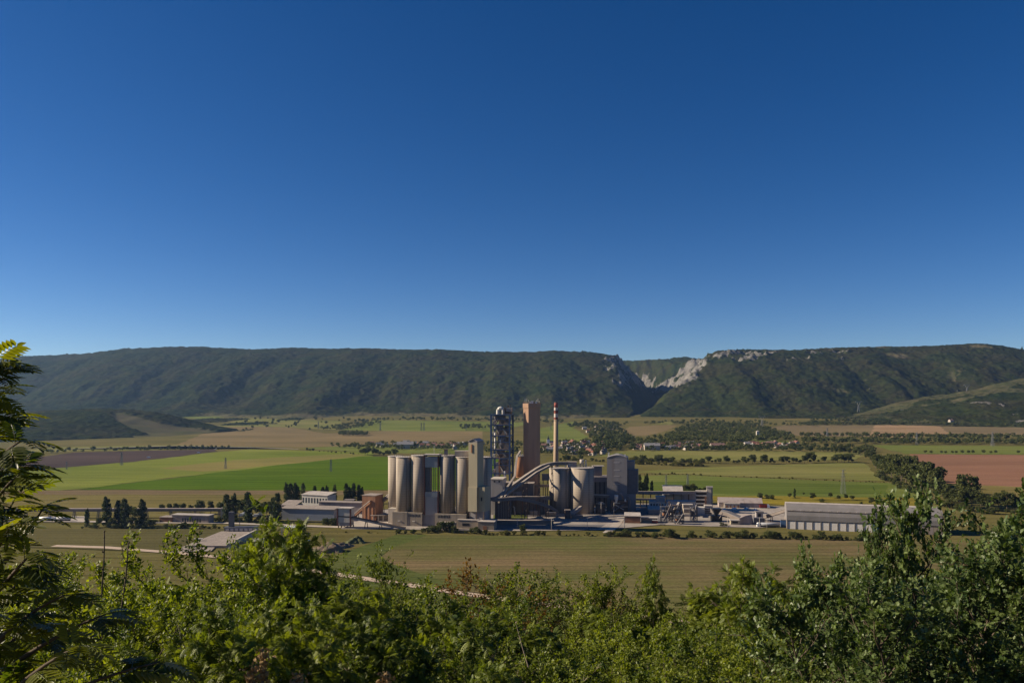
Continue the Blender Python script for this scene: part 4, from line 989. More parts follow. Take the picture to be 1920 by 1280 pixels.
MB().box(0, 8.5, -6.2, -3.25, 0, 2.8).build("wall", C_light, o)
# steel trestle plant
def crusher(label, px, py, seed, ww=9, hh=13):
    o = root("crushing_machine", label, "machinery", G(px, py)); r_ = random.Random(seed); m = MB()
    for x in (0, ww * .5, ww):
        for y in (0, 4): m.box(x - .25, x + .25, y - .25, y + .25, 0, hh * r_.uniform(.75, 1))
    for z in (hh * .3, hh * .55, hh * .78): m.box(-.3, ww + .3, -.3, 4.3, z, z + .35)
    for k in range(5): m.beam((r_.uniform(0, ww), -.4, r_.uniform(0, hh * .3)), (r_.uniform(0, ww), -.4, r_.uniform(hh * .5, hh * .8)), .3)
    m.build("frame", C_dblue if seed % 2 else C_steel, o)
    MB().beam((ww * .2, -1, hh * .1), (ww * .9, -1, hh * .95), 1.5, 1.0).build("chute", C_vessel, o)
    MB().cyl(ww * .3, 1.5, hh * .34, hh * .52, 1.5, n=12).build("drum", C_rust, o)
    MB().box(ww * .55, ww * .95, .5, 3.5, hh * .58, hh * .76).build("bin", C_light if seed % 2 else C_white, o)
    return o
crusher("steel crusher frame with sloping chute left of the stepped shed", 1240, 979, 1, 9, 16)
crusher("dark crusher frame with tall chute in the middle of the crushing plant", 1256, 978, 2, 9, 17)
crusher("narrow steel frame between stepped shed and white bin", 1296, 978, 3, 5, 15)
crusher("low rusty crusher frame at the grassy edge of the crushing plant", 1266, 983, 5, 7, 9)
gallery("conveyor_gallery", "lattice conveyor rising left of the crushing plant", [P3(1234, 976, 646), P3(1249, 945, 676)], 1.8, 1.6, C_vessel, C_dblue, legs=((0, .5),))
gallery("conveyor_gallery", "narrow pale conveyor rising through the crushing plant", [P3(1258, 966, 652), P3(1273, 943, 678)], 1.7, 1.5, C_pole, C_vessel, legs=((0, .5),))
gallery("conveyor_gallery", "dark conveyor leaning towards the white bin", [P3(1306, 962, 652), P3(1288, 947, 672)], 1.6, 1.4, C_vessel, C_steel, legs=((0, .5),))
gallery("conveyor_gallery", "broad grey conveyor sloping down from the stair tower to the hopper", [P3(1336, 956, 664), P3(1366, 963, 652), P3(1397, 976.5, 640)], 6.5, 3.2, C_hall, C_gallside, legs=((0, .6),))
gallery("conveyor_gallery", "grey conveyor rising from the small cabin to the long storage hall", [P3(1428, 971, 640), P3(1476, 955.5, 618)], 4.0, 2.6, C_hall, C_gallside, legs=((0, .4),))
o = root("dark_hopper", "black steel hopper under the broad grey conveyor", "machinery", G(1344, 978))
MB().cyl(0, 2, 5, 11, 1.2, 5.4, 4, smooth=False, rot=.78).build("funnel", C_dark, o); MB().box(-4, 4.5, 0, 5, 0, 5).build("base", C_dark, o); MB().beam((2, -.5, 3), (5, -.5, 7.5), .5).build("chute", C_light, o)
o = root("concrete_ramp", "blocky concrete ramp end at the foot of the broad conveyor", "building", G(1391, 984))
MB().add([(-2, 0, 0), (7, 0, 0), (11, 4, 0), (2, 6, 0), (-2, 0, 5.5), (3, 0, 7.5), (9, 4, 8), (2, 6, 7.5)], [(0, 3, 2, 1), (4, 5, 6, 7), (0, 1, 5, 4), (1, 2, 6, 5), (2, 3, 7, 6), (3, 0, 4, 7)]).build("wall", C_asb2, o)
MB().box(11.1, 19, 2, 8, 0, 5.2).build("wall", C_dblue, o)
o = bld("weigh_hut", "small cream hut with flat roof beside the concrete ramp", 1370, 984, R(-8))
MB().box(0, 7, 0, 5, 0, 3.6).build("wall", C_cream, o); MB().box(-.5, 7.5, -.5, 5.5, 3.6, 4.1).build("roof", C_roof, o); MB().box(1.2, 5.6, -.1, .2, 1.6, 3.2).build("window", C_dark, o)
o = bld("conveyor_cabin", "small grey cabin where two conveyors meet near the long hall", 1418, 979, R(-8))
MB().box(0, 5.4, 0, 5, 0, 8.2).build("wall", C_grey2, o); MB().box(-.5, 6, -.5, 5.5, 8.2, 8.8).build("roof", C_hall, o); MB().box(1.2, 3.6, -.1, .2, 3.4, 7.2).build("window", C_dark, o)
o = bld("brick_store", "small brick store with sloping pale roof at the yard gate", 1171, 981, R(-10))
MB().box(0, 12.6, 0, 8, 0, 4.4).build("wall", C_brick, o); MB().box(-.05, 12.65, -.1, 8, 4.42, 6.2).build("upper_wall", C_steel, o)
MB().add([(-.5, -.6, 6.0), (13.1, -.6, 6.0), (12.6, 9, 7.7), (-.4, 9, 7.7), (-.5, -.6, 6.4), (13.1, -.6, 6.4), (12.6, 9, 8.1), (-.4, 9, 8.1)], [(0, 3, 2, 1), (4, 5, 6, 7), (0, 1, 5, 4), (1, 2, 6, 5), (2, 3, 7, 6), (3, 0, 4, 7)]).build("roof", C_roof, o)
o = bld("lean_to_shed", "low pale shed between brick store and crushing plant", 1202, 980, R(-10))
MB().box(0, 13, 1, 7, 0, 4).build("wall", C_conc2, o); MB().box(-.4, 13.4, .4, 7.4, 4, 4.4).build("roof", C_roof, o); MB().box(8.6, 13.2, -1, .3, 0, 2.4).build("store_box", C_vred, o); MB().box(8.4, 13.4, -1.2, .35, 2.4, 2.7).build("store_roof", C_white, o)

# the gabled store with the small front wing
o = bld("gabled_store", "long gabled grey brown store beyond the pale yard", 1348, 951, R(-10))
L = 77 * U(949)
MB().gable_wall(0, L, 0, 14, 0, 4.6, 8.4, 'x').build("wall", C_asb2, o); MB().gable(0, L, 0, 14, 4.9, 9.0, 'x', .6, .35).build("roof", C_asb2, o)
MB().box(4.5, 18.5, -4, -.05, 0, 4.2).build("front_wing", C_light, o); MB().box(4.2, 18.8, -4.4, -.08, 4.2, 4.6).build("wing_roof", C_roof, o)
for k in range(4): MB().box(6 + k * 3.4, 7.4 + k * 3.4, -4.12, -3.8, .6, 3).build("window", C_brick, o)

# the long storage hall
o = bld("storage_hall", "long barrel roofed grey storage hall with white bay doors", 1475, 991, R(-15.5))
L = 110.0; D_ = 26.0
ang = [R(a) for a in (0, 14, 32, 52, 72, 90, 108, 128, 148, 166, 180)]
sec = [(D_ / 2 - (D_ / 2 + .4) * math.cos(a), 6.9 + 12.4 * math.sin(a) ** .86) for a in ang]
n_ = len(sec)
def hall_seg(x0, x1, nm, mt, i0=0, i1=n_ - 1, off=0.0):
    s = [(y - math.cos(math.pi * k / (n_ - 1)) * off, z + off) for k, (y, z) in enumerate(sec)][i0:i1 + 1]
    inner = [(y + math.cos(math.pi * (k + i0) / (n_ - 1)) * .35, z - .35) for k, (y, z) in enumerate(s)]
    nn = len(s); loop = s + inner[::-1]
    vs = [(x0, y, z) for y, z in loop] + [(x1, y, z) for y, z in loop]; k2 = len(loop)
    return MB().add(vs, [(k, (k + 1) % k2, k2 + (k + 1) % k2, k2 + k) for k in range(k2)] + [tuple(range(k2))[::-1], tuple(range(k2, 2 * k2))]).build(nm, mt, o)
hall_seg(0, 64, "roof", C_hall); hall_seg(66.5, L, "roof", C_hall)
hall_seg(64.02, 66.48, "expansion_joint", C_gallside, off=-.3)
for x0, x1 in ((.3, 63.8), (66.8, L - .3)):
    MB().box(x0, x1, sec[2][0] - .55, sec[2][0] - .15, sec[2][1] - .3, sec[2][1] + .25).build("roof_walkway", C_gallside, o)
for k in range(9): MB().box(4 + k * 6.6, 5.6 + k * 6.6, sec[2][0] - .5, sec[2][0] + .1, sec[2][1] + .27, sec[2][1] + .9).build("roof_light", C_roof, o)
hall_seg(-.15, 64.1, "roof_crown", C_roof, 4, 6, .22); hall_seg(66.4, L + .1, "roof_crown", C_roof, 4, 6, .22)
for x0, x1 in ((.2, 63.8), (66.6, L - .2)): MB().box(x0, x1, .02, .36, 12.9, 13.5).build("ridge_strip", C_gallside, o) if 0 else None
MB().add([(.05, y, z - .4) for y, z in sec] + [(.35, y, z - .4) for y, z in sec], [tuple(range(n_))[::-1], tuple(range(n_, 2 * n_))] + [(k, k + 1, n_ + k + 1, n_ + k) for k in range(n_ - 1)] + [(n_ - 1, 0, n_, 2 * n_ - 1)]).build("end_wall", C_hall, o)
MB().box(.1, L - .1, 0.35, D_ - .1, 0, 6.45).build("wall", C_gallside, o)
for k in range(10):
    xa_ = .8 + k * 6.05
    bd = MB().box(xa_ + .35, xa_ + 5.7, .02, .34, .1, 6.3).build("bay_door", C_chimwh, o)
    MB().box(xa_ + .36, xa_ + 5.69, -.06, .01, 5.9, 6.1).build("door_rail", C_hall, bd)
for k in range(11): MB().box(.55 + k * 6.05 - .3, .55 + k * 6.05 + .35, -.25, .33, 0, 6.7).build("pilaster", C_hall, o)
MB().box(61.6, 65.2, -.3, .3, 0, 6.2).build("blue_door", surf("blue_door_paint", (0.045, 0.13, 0.26), 0.5, 0.1, 0.5), o)
for k in range(14):
    xa_ = 65.6 + k * 3.1
    MB().box(xa_, xa_ + 2.9, .0, .33, .1, 6.2 + .0 * k).build("side_panel", C_asb2 if k % 2 else C_conc2, o)
o = bld("blue_container", "dark blue container at the left end of the long hall", 1464, 988, R(-15))
MB().box(0, 5.4, 0, 3, 0, 5.6).build("body", C_vblue, o); MB().box(-.1, 5.5, -.1, 3.1, 5.6, 5.8).build("lid", C_dblue, o)

# ---- left part of the works
o = bld("brown_hall", "rust brown clad tower block left of the silos", 679, 976, R(-20))
hq = zat(927, Yg(974))
MB().box(0, 12.4, 0, 13, 0, hq).build("wall", C_brick, o); MB().box(-.25, 12.65, -.25, 13.25, hq, hq + .6).build("roof", C_dusty, o)
for k in range(3): MB().box(2.5 + k * 3.6, 3.3 + k * 3.6, -.4, -.02, 0, hq * .55).build("buttress", C_rust, o)
gallery("conveyor_gallery", "pale inclined conveyor from the red legged cabin up to the rust brown block", [P3(660, 971, 645), P3(678, 955, 640), P3(696, 940.5, 634)], 3.0, 2.4, C_gallery, C_brick, legs=((0, .6), (1, .5)))
gallery("conveyor_gallery", "short conveyor joining the rust brown block to the left silos", [P3(709, 945, 650), P3(732, 927.5, 640)], 3.2, 2.6, C_gallery, C_gallside, legs=((0, .4),))
o = bld("rear_shed", "dark open shed between the rust brown block and silo base", 697, 978, R(5))
MB().box(0, 13, 4, 12, 0, 5).build("wall", C_gallside, o); MB().box(-1, 11, -1, 12.2, 5, 5.5).build("roof", C_dusty, o)
for k in range(3): MB().box(1 + k * 4, 1.6 + k * 4, -.6, 0, 0, 5).build("column", C_light, o)
Yh = Yg(991)
o = bld("loading_cabin", "boxy white and red loading cabin on steel legs", 645, 991, R(-10))
zt, zm, zl = zat(952, Yh), zat(979, Yh), zat(984, Yh)
MB().box(-5.2, 5.2, 0, 8, zm, zt - .6).build("wall", C_white, o); MB().box(-5.8, 5.8, -.5, 8.4, zt - .58, zt).build("roof", C_roof, o)
MB().box(-5.0, 5.0, .4, 7.6, zl - .6, zm - .03).build("hopper", C_grey2, o)
MB().box(-4.6, 4.6, -.1, .3, zat(969, Yh), zat(967, Yh)).build("window_band", C_dark, o)
for q in (-5.3, 5.3): MB().box(q - .55, q + .55, -.35, .25, zl - .6, zt - .6).build("corner_strip", C_red, o)
for q in (-5.0, -2.6, 2.6, 5.0):
    for y_ in (1, 7): MB().box(q - .3, q + .3, y_ - .3, y_ + .3, 0, zl - .62).build("leg", C_steel, o)
gallery("conveyor_gallery", "long low conveyor descending from the red legged cabin across the gravel", [P3(657, 969.5, Yh + 3), P3(690, 976, Yh), P3(715, 981.5, Yh - 2), P3(760, 990.5, Yh - 5)], 2.4, 1.7, C_steel, C_grey2, legs=((0, .9), (1, .95)), legw=.4)
def shed(name, label, px0, px1, pyb, pyt, depth, rot, mw, mr, roofdrop=0.0, nwin=0):
    Yb = Yg(pyb); o = root(name, label, "building", G(px0, pyb), rot); L = (px1 - px0) * Yb / FPX; h = zat(pyt, Yb)
    MB().box(0, L, 0, depth, 0, h - .5).build("wall", mw, o)
    MB().add([(-.5, -.6, h - .5), (L + .5, -.6, h - .5), (L + .5, depth + .6, h - .5 + roofdrop), (-.5, depth + .6, h - .5 + roofdrop), (-.5, -.6, h), (L + .5, -.6, h), (L + .5, depth + .6, h + roofdrop), (-.5, depth + .6, h + roofdrop)],
             [(0, 3, 2, 1), (4, 5, 6, 7), (0, 1, 5, 4), (1, 2, 6, 5), (2, 3, 7, 6), (3, 0, 4, 7)]).build("roof", mr, o)
    for k in range(nwin):
        q = L * (k + .25) / nwin; MB().box(q, q + L * .5 / nwin, -.08, .2, h * .35, h * .75).build("window", C_glass, o)
    return o
shed("workshop", "long white walled workshop behind the light green tree top", 527, 632, 974, 952, 12, R(-10), C_bluewhite, C_dusty, 1.2, 0)
shed("workshop", "brown flanked workshop wing with stepped roof at the poplars", 527, 556, 970, 946, 14, R(-10), C_asb2, C_dusty, 2.5, 0)
shed("workshop", "flat brown roofed workshop behind the loading cabin", 598, 680, 962, 940, 9, R(-10), C_asb2, C_dusty, 0.0, 0)
shed("office_block", "white two storey office block with tilted pale roof among poplars", 566, 622, 950, 926, 14, R(-20), C_white, C_roof, 1.6, 9)
shed("workshop", "dark low workshop with chimney stub beside the rust brown block", 645, 662, 960, 937, 8, 0, C_steel, C_gallside, 0, 0)
shed("gate_house", "low pinkish gatehouse with flat overhanging roof by the left road", 322, 397, 979, 964, 8, R(-10), C_asb2, C_roof, 0, 0)
o = bld("gate_house", "lower brick wing at the left end of the pinkish gatehouse", 299, 979, R(-10))
MB().box(0, 11, 0, 9, 0, 4.2).build("wall", C_brick, o); MB().box(-.4, 11.3, -.4, 9.4, 4.2, 4.6).build("roof", C_dusty, o)
for k in range(8): MB().box(9 + 12 + k * 2.2, 10.4 + 12 + k * 2.2, -1.2, -.9, 1.2, 4.4).build("window", C_glass, o)

# the long conveyor bridge on pillars
Yv = 652.0
o = root("conveyor_bridge", "long straight conveyor bridge on pillars crossing the plain at the left", "conveyor", (xat(-60, Yv), Yv, 0), R(.6))
L = xat(418, Yv) - xat(-60, Yv)
MB().box(0, L, -1.6, 1.6, 5.6, 7.6).build("body", C_gallside, o); MB().box(-.2, L + .2, -1.9, 1.9, 7.62, 8.1).build("roof", C_asb2, o)
for k in range(11):
    q = 8 + k * (L - 12) / 10
    MB().beam((q - 1, -1, 0), (q - .3, -1, 5.58), .4).beam((q + 1, -1, 0), (q + .3, -1, 5.58), .4).beam((q - 1, 1, 0), (q - .3, 1, 5.58), .4).beam((q + 1, 1, 0), (q + .3, 1, 5.58), .4).build("pillar", C_vessel, o)
MB().box(L - 2, L + 2.5, -2.2, 2.2, 0, 8.6).build("end_tower", C_light, o)

# the water works in the foreground field
Ya, Yb2 = Yg(1038), Yg(998)
o = root("settling_basin", "pinkish grey concrete basin roof with a pale walkway at its far edge", "building", (xat(415, 560), 560, 0), R(0))
x0, x1 = 0.0, xat(479, 560) - xat(415, 560)
MB().add([(-6, -40, 0), (x1, -40, 0), (x1, 0, 0), (0, 0, 0), (-6, -40, 1.6), (x1, -40, 1.6), (x1, 0, 4.6), (0, 0, 4.6)], [(0, 3, 2, 1), (4, 5, 6, 7), (0, 1, 5, 4), (1, 2, 6, 5), (2, 3, 7, 6), (3, 0, 4, 7)]).build("deck", C_dusty, o)
MB().box(x1 + .02, x1 + 1.4, -41, .5, 0, 6.0).build("side_wall", C_light, o)
MB().box(2, x1 - .1, .1, 7, 0, 7.0).build("walkway_house", C_bluewhite, o)
for k in range(6): MB().box(3.2 + k * 3.4, 5.6 + k * 3.4, -.02, .08, 4.9, 6.5).build("window", C_chimwh, o)
for k in range(7): MB().box(2.4 + k * 3.4, 2.7 + k * 3.4, -.9, -.6, 4.6, 6.8).build("post", C_steel, o)
MB().beam((2.2, -.75, 5.8), (x1 - .4, -.75, 5.8), .22).build("handrail", C_steel, o)
MB().box(1.5, x1, -.2, 7.3, 7.02, 7.4).build("roof", C_dblue, o)
MB().box(4.5, 7.8, 2, 5, 7.45, 18.2).build("gantry_tower", C_dblue, o)
MB().beam((7.9, 3.5, 17.2), (11.6, 3.5, 17.0), .5).beam((11.6, 3.5, 17.2), (12.3, 3.5, 8), .35).build("gantry_arm", C_dblue, o)
MB().box(x1 + 1.45, x1 + 14, -36, -22, 0, 3.6).build("side_tank", C_grey, o); MB().box(x1 - 4, x1 - .05, -46, -40.1, 0, 4.2).build("front_tank", C_grey2, o)
o = root("sluice_gate", "small turquoise sluice machine at the edge of the concrete apron", "machinery", G(372, 1020))
MB().box(-2, 2, -1, 1, 0, .8).box(-1.5, 1.5, -.6, .6, .8, 3.6).build("frame", surf("turquoise_paint", (0.07, 0.20, 0.22), 0.6, 0.15, 0.5), o); MB().box(-3, 3, -.5, .5, 3.62, 4.2).build("crossbar", C_chimwh, o)
M_apron = sheet("pavement", [tuple(G(*p)[:2]) for p in ((318, 1036), (412, 998), (420, 998), (418, 1012), (396, 1034))], C_dusty)
o = bld("white_canopy", "small white roofed shelter behind the light green tree top", 526, 1003, R(10))
MB().box(0, 11, 0, 7, 5.2, 5.7).build("roof", C_vwhite, o)
for q in (.4, 10.2):
    for y_ in (.4, 6.2): MB().box(q, q + .4, y_, y_ + .4, 0, 5.18).build("column", C_duct, o)
o = bld("blue_skip", "dark blue skip beside the earth mounds", 573, 1022, R(8))
MB().add([(-1.6, -1.2, 0), (1.6, -1.2, 0), (1.6, 1.2, 0), (-1.6, 1.2, 0), (-3.2, -1.6, 3.4), (3.2, -1.6, 3.4), (3.2, 1.6, 3.4), (-3.2, 1.6, 3.4)], [(0, 3, 2, 1), (4, 5, 6, 7), (0, 1, 5, 4), (1, 2, 6, 5), (2, 3, 7, 6), (3, 0, 4, 7)]).build("body", C_vblue, o)
MB().box(-3.4, 3.4, -1.8, -1.6, 3.2, 3.6).build("rim", C_dblue, o)
for k, (px, py, rx, ry, h_, mt) in enumerate(((612, 1034, 13, 9, 6.0, C_earth), (640, 1026, 9, 8, 3.2, C_earth), (667, 1018, 7.5, 6, 4.6, C_grasspile))):
    bm = bmesh.new(); bmesh.ops.create_icosphere(bm, subdivisions=5, radius=1); rg = np.random.RandomState(k + 9)
    for v in bm.verts:
        d = math.hypot(v.co.x, v.co.y); zc = (max(0.0, 1 - d ** 1.4)) ** .9 if v.co.z > 0 else -.02
        f = 1 + .22 * math.sin(v.co.x * 4 + k * 2) * math.cos(v.co.y * 3 + k) + .1 * math.sin(v.co.x * 11) * math.cos(v.co.y * 9)
        v.co = Vector((v.co.x * rx * f, v.co.y * ry * f, zc * h_ * f + (rg.uniform(-.15, .15) if zc > 0 else 0)))
    me = bpy.data.meshes.new("earth_mound"); bm.to_mesh(me); bm.free(); me.materials.append(mt)
    tag(link("earth_mound", me, None, G(px, py)), ("largest bare brown earth mound beside the sown field", "low earth bank between the two mounds", "rounded mound grown over with dark weeds")[k], "mound")

# ---- lamp posts, pylons
lamp0 = None
def lamp(px, py, h, label):
    global lamp0
    if lamp0 is None:
        lamp0 = root("street_lamp", label, "lamp post", G(px, py), 0, "lamp posts in the works yard")
        MB().cyl(0, 0, 0, 12, .17, .11, 8).build("pole", C_pole, lamp0); MB().box(-.1, 1.5, -.2, .2, 12, 12.25).build("lamp_head", C_white, lamp0)
        o = lamp0
    else:
        o = copy_tree(lamp0); o['label'] = label; o.location = G(px, py)
    o.scale = (1.15, 1.15, h / 12)
for px, py, h, lb in ((1127, 969, 12.5, "tall lamp post before the dark round tank at the grey tower"), (1151, 971, 13, "tall lamp post before the white ducts of the grey tower"),
                      (1034, 994, 9, "lamp post on the verge below the left clinker silo"), (1101, 993, 9, "lamp post on the verge below the right clinker silo"),
                      (970, 992, 8, "lamp post on the verge below the orange brown silo"), (1171, 993, 8, "lamp post on the verge below the brick store"),
                      (1424, 992, 9, "lamp post left of the tanker lorry cab"), (1438, 993, 9, "lamp post right of the tanker lorry cab"), (1364, 991, 9, "lamp post below the cream weigh hut")):
    lamp(px, py, h, lb)
def pylon_mesh(kind, th=.3):
    m = MB()
    if kind == 'tall':
        H_, a, c = 30.0, 2.6, .55
        for sx in (-1, 1):
            for sy in (-1, 1): m.beam((sx * a, sy * a, 0), (sx * c, sy * c, H_), th)
        for k in range(9):
            z0, z1 = H_ * k / 9, H_ * (k + 1) / 9; w0 = a + (c - a) * k / 9; w1 = a + (c - a) * (k + 1) / 9
            for sy in (-1, 1): m.beam((-w0, sy * w0, z0), (w1, sy * w1, z1), th * .7); m.beam((w0, sy * w0, z0), (-w1, sy * w1, z1), th * .7)
            for sx in (-1, 1): m.beam((sx * w0, -w0, z0), (sx * w1, w1, z1), th * .7)
        arms = MB()
        for z, l in ((H_ - 1, 3.2), (H_ - 5, 4.4), (H_ - 9, 3.4)):
            for s in (-1, 1): arms.beam((0, 0, z), (s * l, 0, z + .4), th); arms.beam((0, 0, z + 1.4), (s * l, 0, z + .4), th * .7)
        return m, arms
    H_ = 30.0
    for s in (-1, 1):
        for sy in (-1, 1): m.beam((s * 3.2, sy * 1.6, 0), (s * 1.0, sy * .5, H_ * .58), th); m.beam((s * 1.0, sy * .5, H_ * .58), (s * 4.4, sy * .4, H_ * .9), th)
    for k in range(6):
        z0, z1 = H_ * .58 * k / 6, H_ * .58 * (k + 1) / 6; w0 = 3.2 - 2.2 * k / 6; w1 = 3.2 - 2.2 * (k + 1) / 6
        m.beam((-w0, -w0 / 2, z0), (w1, -w1 / 2, z1), th * .7); m.beam((w0, -w0 / 2, z0), (-w1, -w1 / 2, z1), th * .7)
    arms = MB().beam((-9, 0, H_ * .9), (9, 0, H_ * .9), th * 1.3, 1.3).beam((-9, 0, H_ * .9 + .5), (-6, 0, H_), th).beam((9, 0, H_ * .9 + .5), (6, 0, H_), th)
    return m, arms
PY = {}
def pylon(px, py, hpx, kind, label, Y=None, z=None, th=.3, group="power pylons"):
    key = (kind, th)
    loc = G(px, py) if Y is None else Vector((xat(px, Y), Y, z))
    h = hpx * loc.y / FPX
    if key not in PY:
        o = root("power_pylon", label, "pylon", loc, 0, group); a, c = pylon_mesh(kind, th); a.build("tower_frame", C_lattice, o); c.build("crossarm", C_lattice, o); PY[key] = o
    else:
        o = copy_tree(PY[key]); o['label'] = label; o.location = loc
    o.scale = (h / 30,) * 3
    return o
pylon(1249, 916, 26, 'tall', "lattice pylon in the green meadow above the curved roof hall", th=.32)
pylon(1289.5, 917, 28, 'tall', "lattice pylon between the curved roof hall and the stair tower", th=.32)
pylon(1581, 926, 46, 'tall', "tallest lattice pylon in the meadow left of the river trees", th=.18)
pylon(423, 879, 21, 'tall', "pale lattice pylon at the upper edge of the bright green field", th=.4)
pylon(228, 872, 24, 'tall', "pale lattice pylon on the lime green field at the left", th=.4)
pylon(620.5, 884, 23, 'tall', "pale lattice pylon standing in the middle of the bright green field", th=.4)
pylon(125, 880, 15, 'tall', "faint lattice pylon on the dark ploughed strip", th=.4)
for px, py, h, lb in ((1719, 834, 24, "pylon in front of the hedge above the red soil field"), (1861, 836, 26, "pylon at the right end of the hedge above the red soil field"), (1551, 826, 24, "pylon among the dark hedges below the dun field")):
    pylon(px, py, h, 'tall', lb, th=.3)
pylon(1429, 800, 21, 'delta', "wide armed pylon above the white chapel tower", th=.6)
pylon(1610, 771, 21, 'delta', "wide armed pylon on the wooded lower slope", 3230, zat(772, 3230), th=.6)
pylon(1813, 739, 19, 'delta', "wide armed pylon on the bare strip of the spur", 3330, zat(739.5, 3330), th=.6)
for k, (px, py, h) in enumerate(((597, 803, 13), (713, 807, 15), (790, 807, 15), (795, 807, 15), (874, 807, 12), (1033, 805, 13))):
    pylon(px, py, h, 'tall', ("far pylon on the tan field nearest the dark grove", "far pylon on the pale green field above the village", "left one of the far pylon pair on the pale field", "right one of the far pylon pair on the pale field", "far pylon beside the blue tower", "far pylon left of the banded chimney")[k], th=.5)

# ---- vehicles
def truck(label, loc, rz, cab, tank, name="tanker_lorry", L=11.0, box=False, group=None):
    o = root(name, label, "lorry", loc, rz, group)
    c = MB().box(0, 2.3, -1.2, 1.2, .7, 3.0); c.add([(0.1, -1.1, 3.0), (2.2, -1.2, 3.0), (2.2, 1.2, 3.0), (.1, 1.1, 3.0), (.7, -1, 3.7), (2.2, -1.1, 3.7), (2.2, 1.1, 3.7), (.7, 1, 3.7)], [(0, 1, 5, 4), (1, 2, 6, 5), (2, 3, 7, 6), (3, 0, 4, 7), (4, 5, 6, 7), (0, 3, 2, 1)]); c.build("cab", cab, o)
    MB().box(-.06, .3, -1.0, 1.0, 1.9, 2.85).build("windscreen", C_glass, o)
    MB().box(2.0, L, -.5, .5, .7, 1.05).build("chassis", C_steel, o)
    if box: MB().box(2.7, L, -1.25, 1.25, 1.1, 3.9).build("cargo_body", tank, o)
    else: MB().tube([(2.8, 0, 2.45), (3.1, 0, 2.45), (L - .3, 0, 2.45), (L, 0, 2.45)], [.9, 1.35, 1.35, .9], 16).build("tank", tank, o)
    for x in (1.2, L - 1.4, L - 2.8, 4.0):
        for s in (-1, 1):
            wh = MB().tube([(x, s * 1.2 - .15, .5), (x, s * 1.2 + .15, .5)], .5, 14).build("wheel", C_tyre, o)
            MB().tube([(x, s * 1.2 - .18, .5), (x, s * 1.2 + .18, .5)], .26, 10).build("rim", C_duct, wh)
    return o
truck("grey tanker lorry with white cab parked by the long storage hall", G(1419, 988), R(-3), C_vwhite, C_vgrey, L=18)
truck("white lorry with red trailer on the bare ground behind the long hall", G(1443, 953), R(175), C_vwhite, C_vred, "box_lorry", 9, True)
for k, (px, L_, lb) in enumerate(((10, 12, "leftmost pale tanker lorry on the road behind the dark branches"), (50, 9, "white box lorry among the dark leaves at the left road"), (68, 13, "pale tanker lorry in the middle of the left road queue"), (100, 14, "rightmost grey tanker lorry of the left road queue"))):
    truck(lb, G(px, 977), R(1), C_vwhite, C_vgrey if k % 2 else C_vwhite, "tanker_lorry" if k != 1 else "box_lorry", L_, k == 1, "lorries queueing on the left road")
van0 = None
for k, (px, py, lb) in enumerate(((447, 968, "white van parked left of the tallest dark poplar"), (454, 967, "second white van beside the tallest dark poplar"), (473, 969, "white van parked right of the tallest dark poplar"), (484, 968, "white van near the pale shelter among poplars"), (460, 968, "white van half hidden behind the tallest dark poplar"))):
    if van0 is None:
        van0 = o = root("parked_van", lb, "van", G(px, py), R(10), "vans parked among the poplars")
        MB().box(0, 5.6, -1, 1, .5, 1.6).add([(1.0, -.95, 1.6), (5.55, -.95, 1.6), (5.55, .95, 1.6), (1.0, .95, 1.6), (1.7, -.9, 2.7), (5.5, -.9, 2.7), (5.5, .9, 2.7), (1.7, .9, 2.7)], [(0, 1, 5, 4), (1, 2, 6, 5), (2, 3, 7, 6), (3, 0, 4, 7), (4, 5, 6, 7), (0, 3, 2, 1)]).build("body", C_vwhite, o)
        for x in (1.1, 4.5):
            for s in (-1, 1): MB().tube([(x, s * .95 - .1, .4), (x, s * .95 + .1, .4)], .4, 10).build("wheel", C_tyre, o)
        MB().box(1.1, 1.5, -.85, .85, 1.7, 2.4).build("windscreen", C_glass, o)
    else:
        o = copy_tree(van0); o['label'] = lb; o.location = G(px, py); o.rotation_euler.z = R(10 + 70 * (k % 2))
for k, (px, py, lb) in enumerate(((275, 858, "white car on the far road beside the ploughed strip"), (369, 849, "pale car on the far road above the lime field"), (403, 842, "small pale car farther along the far road"))):
    o = copy_tree(van0); o.name = "parked_car"; o['label'] = lb; o['category'] = "car"; o['group'] = "cars on the far road"; o.location = G(px, py); o.rotation_euler.z = 0; o.scale = (1.1, 1.1, .8)

for k, (px, py, lb) in enumerate(((1352, 956, "leftmost car parked before the gabled grey brown store"), (1372, 955, "second car parked before the gabled grey brown store"), (1396, 955, "third car parked before the gabled grey brown store"), (1414, 957, "rightmost car parked before the gabled grey brown store"))):
    o = copy_tree(van0); o.name = "parked_car"; o['label'] = lb; o['category'] = "car"; o['group'] = "cars before the gabled store"; o.location = G(px, py); o.rotation_euler.z = .3 * k; o.scale = (.8, .9, .62)

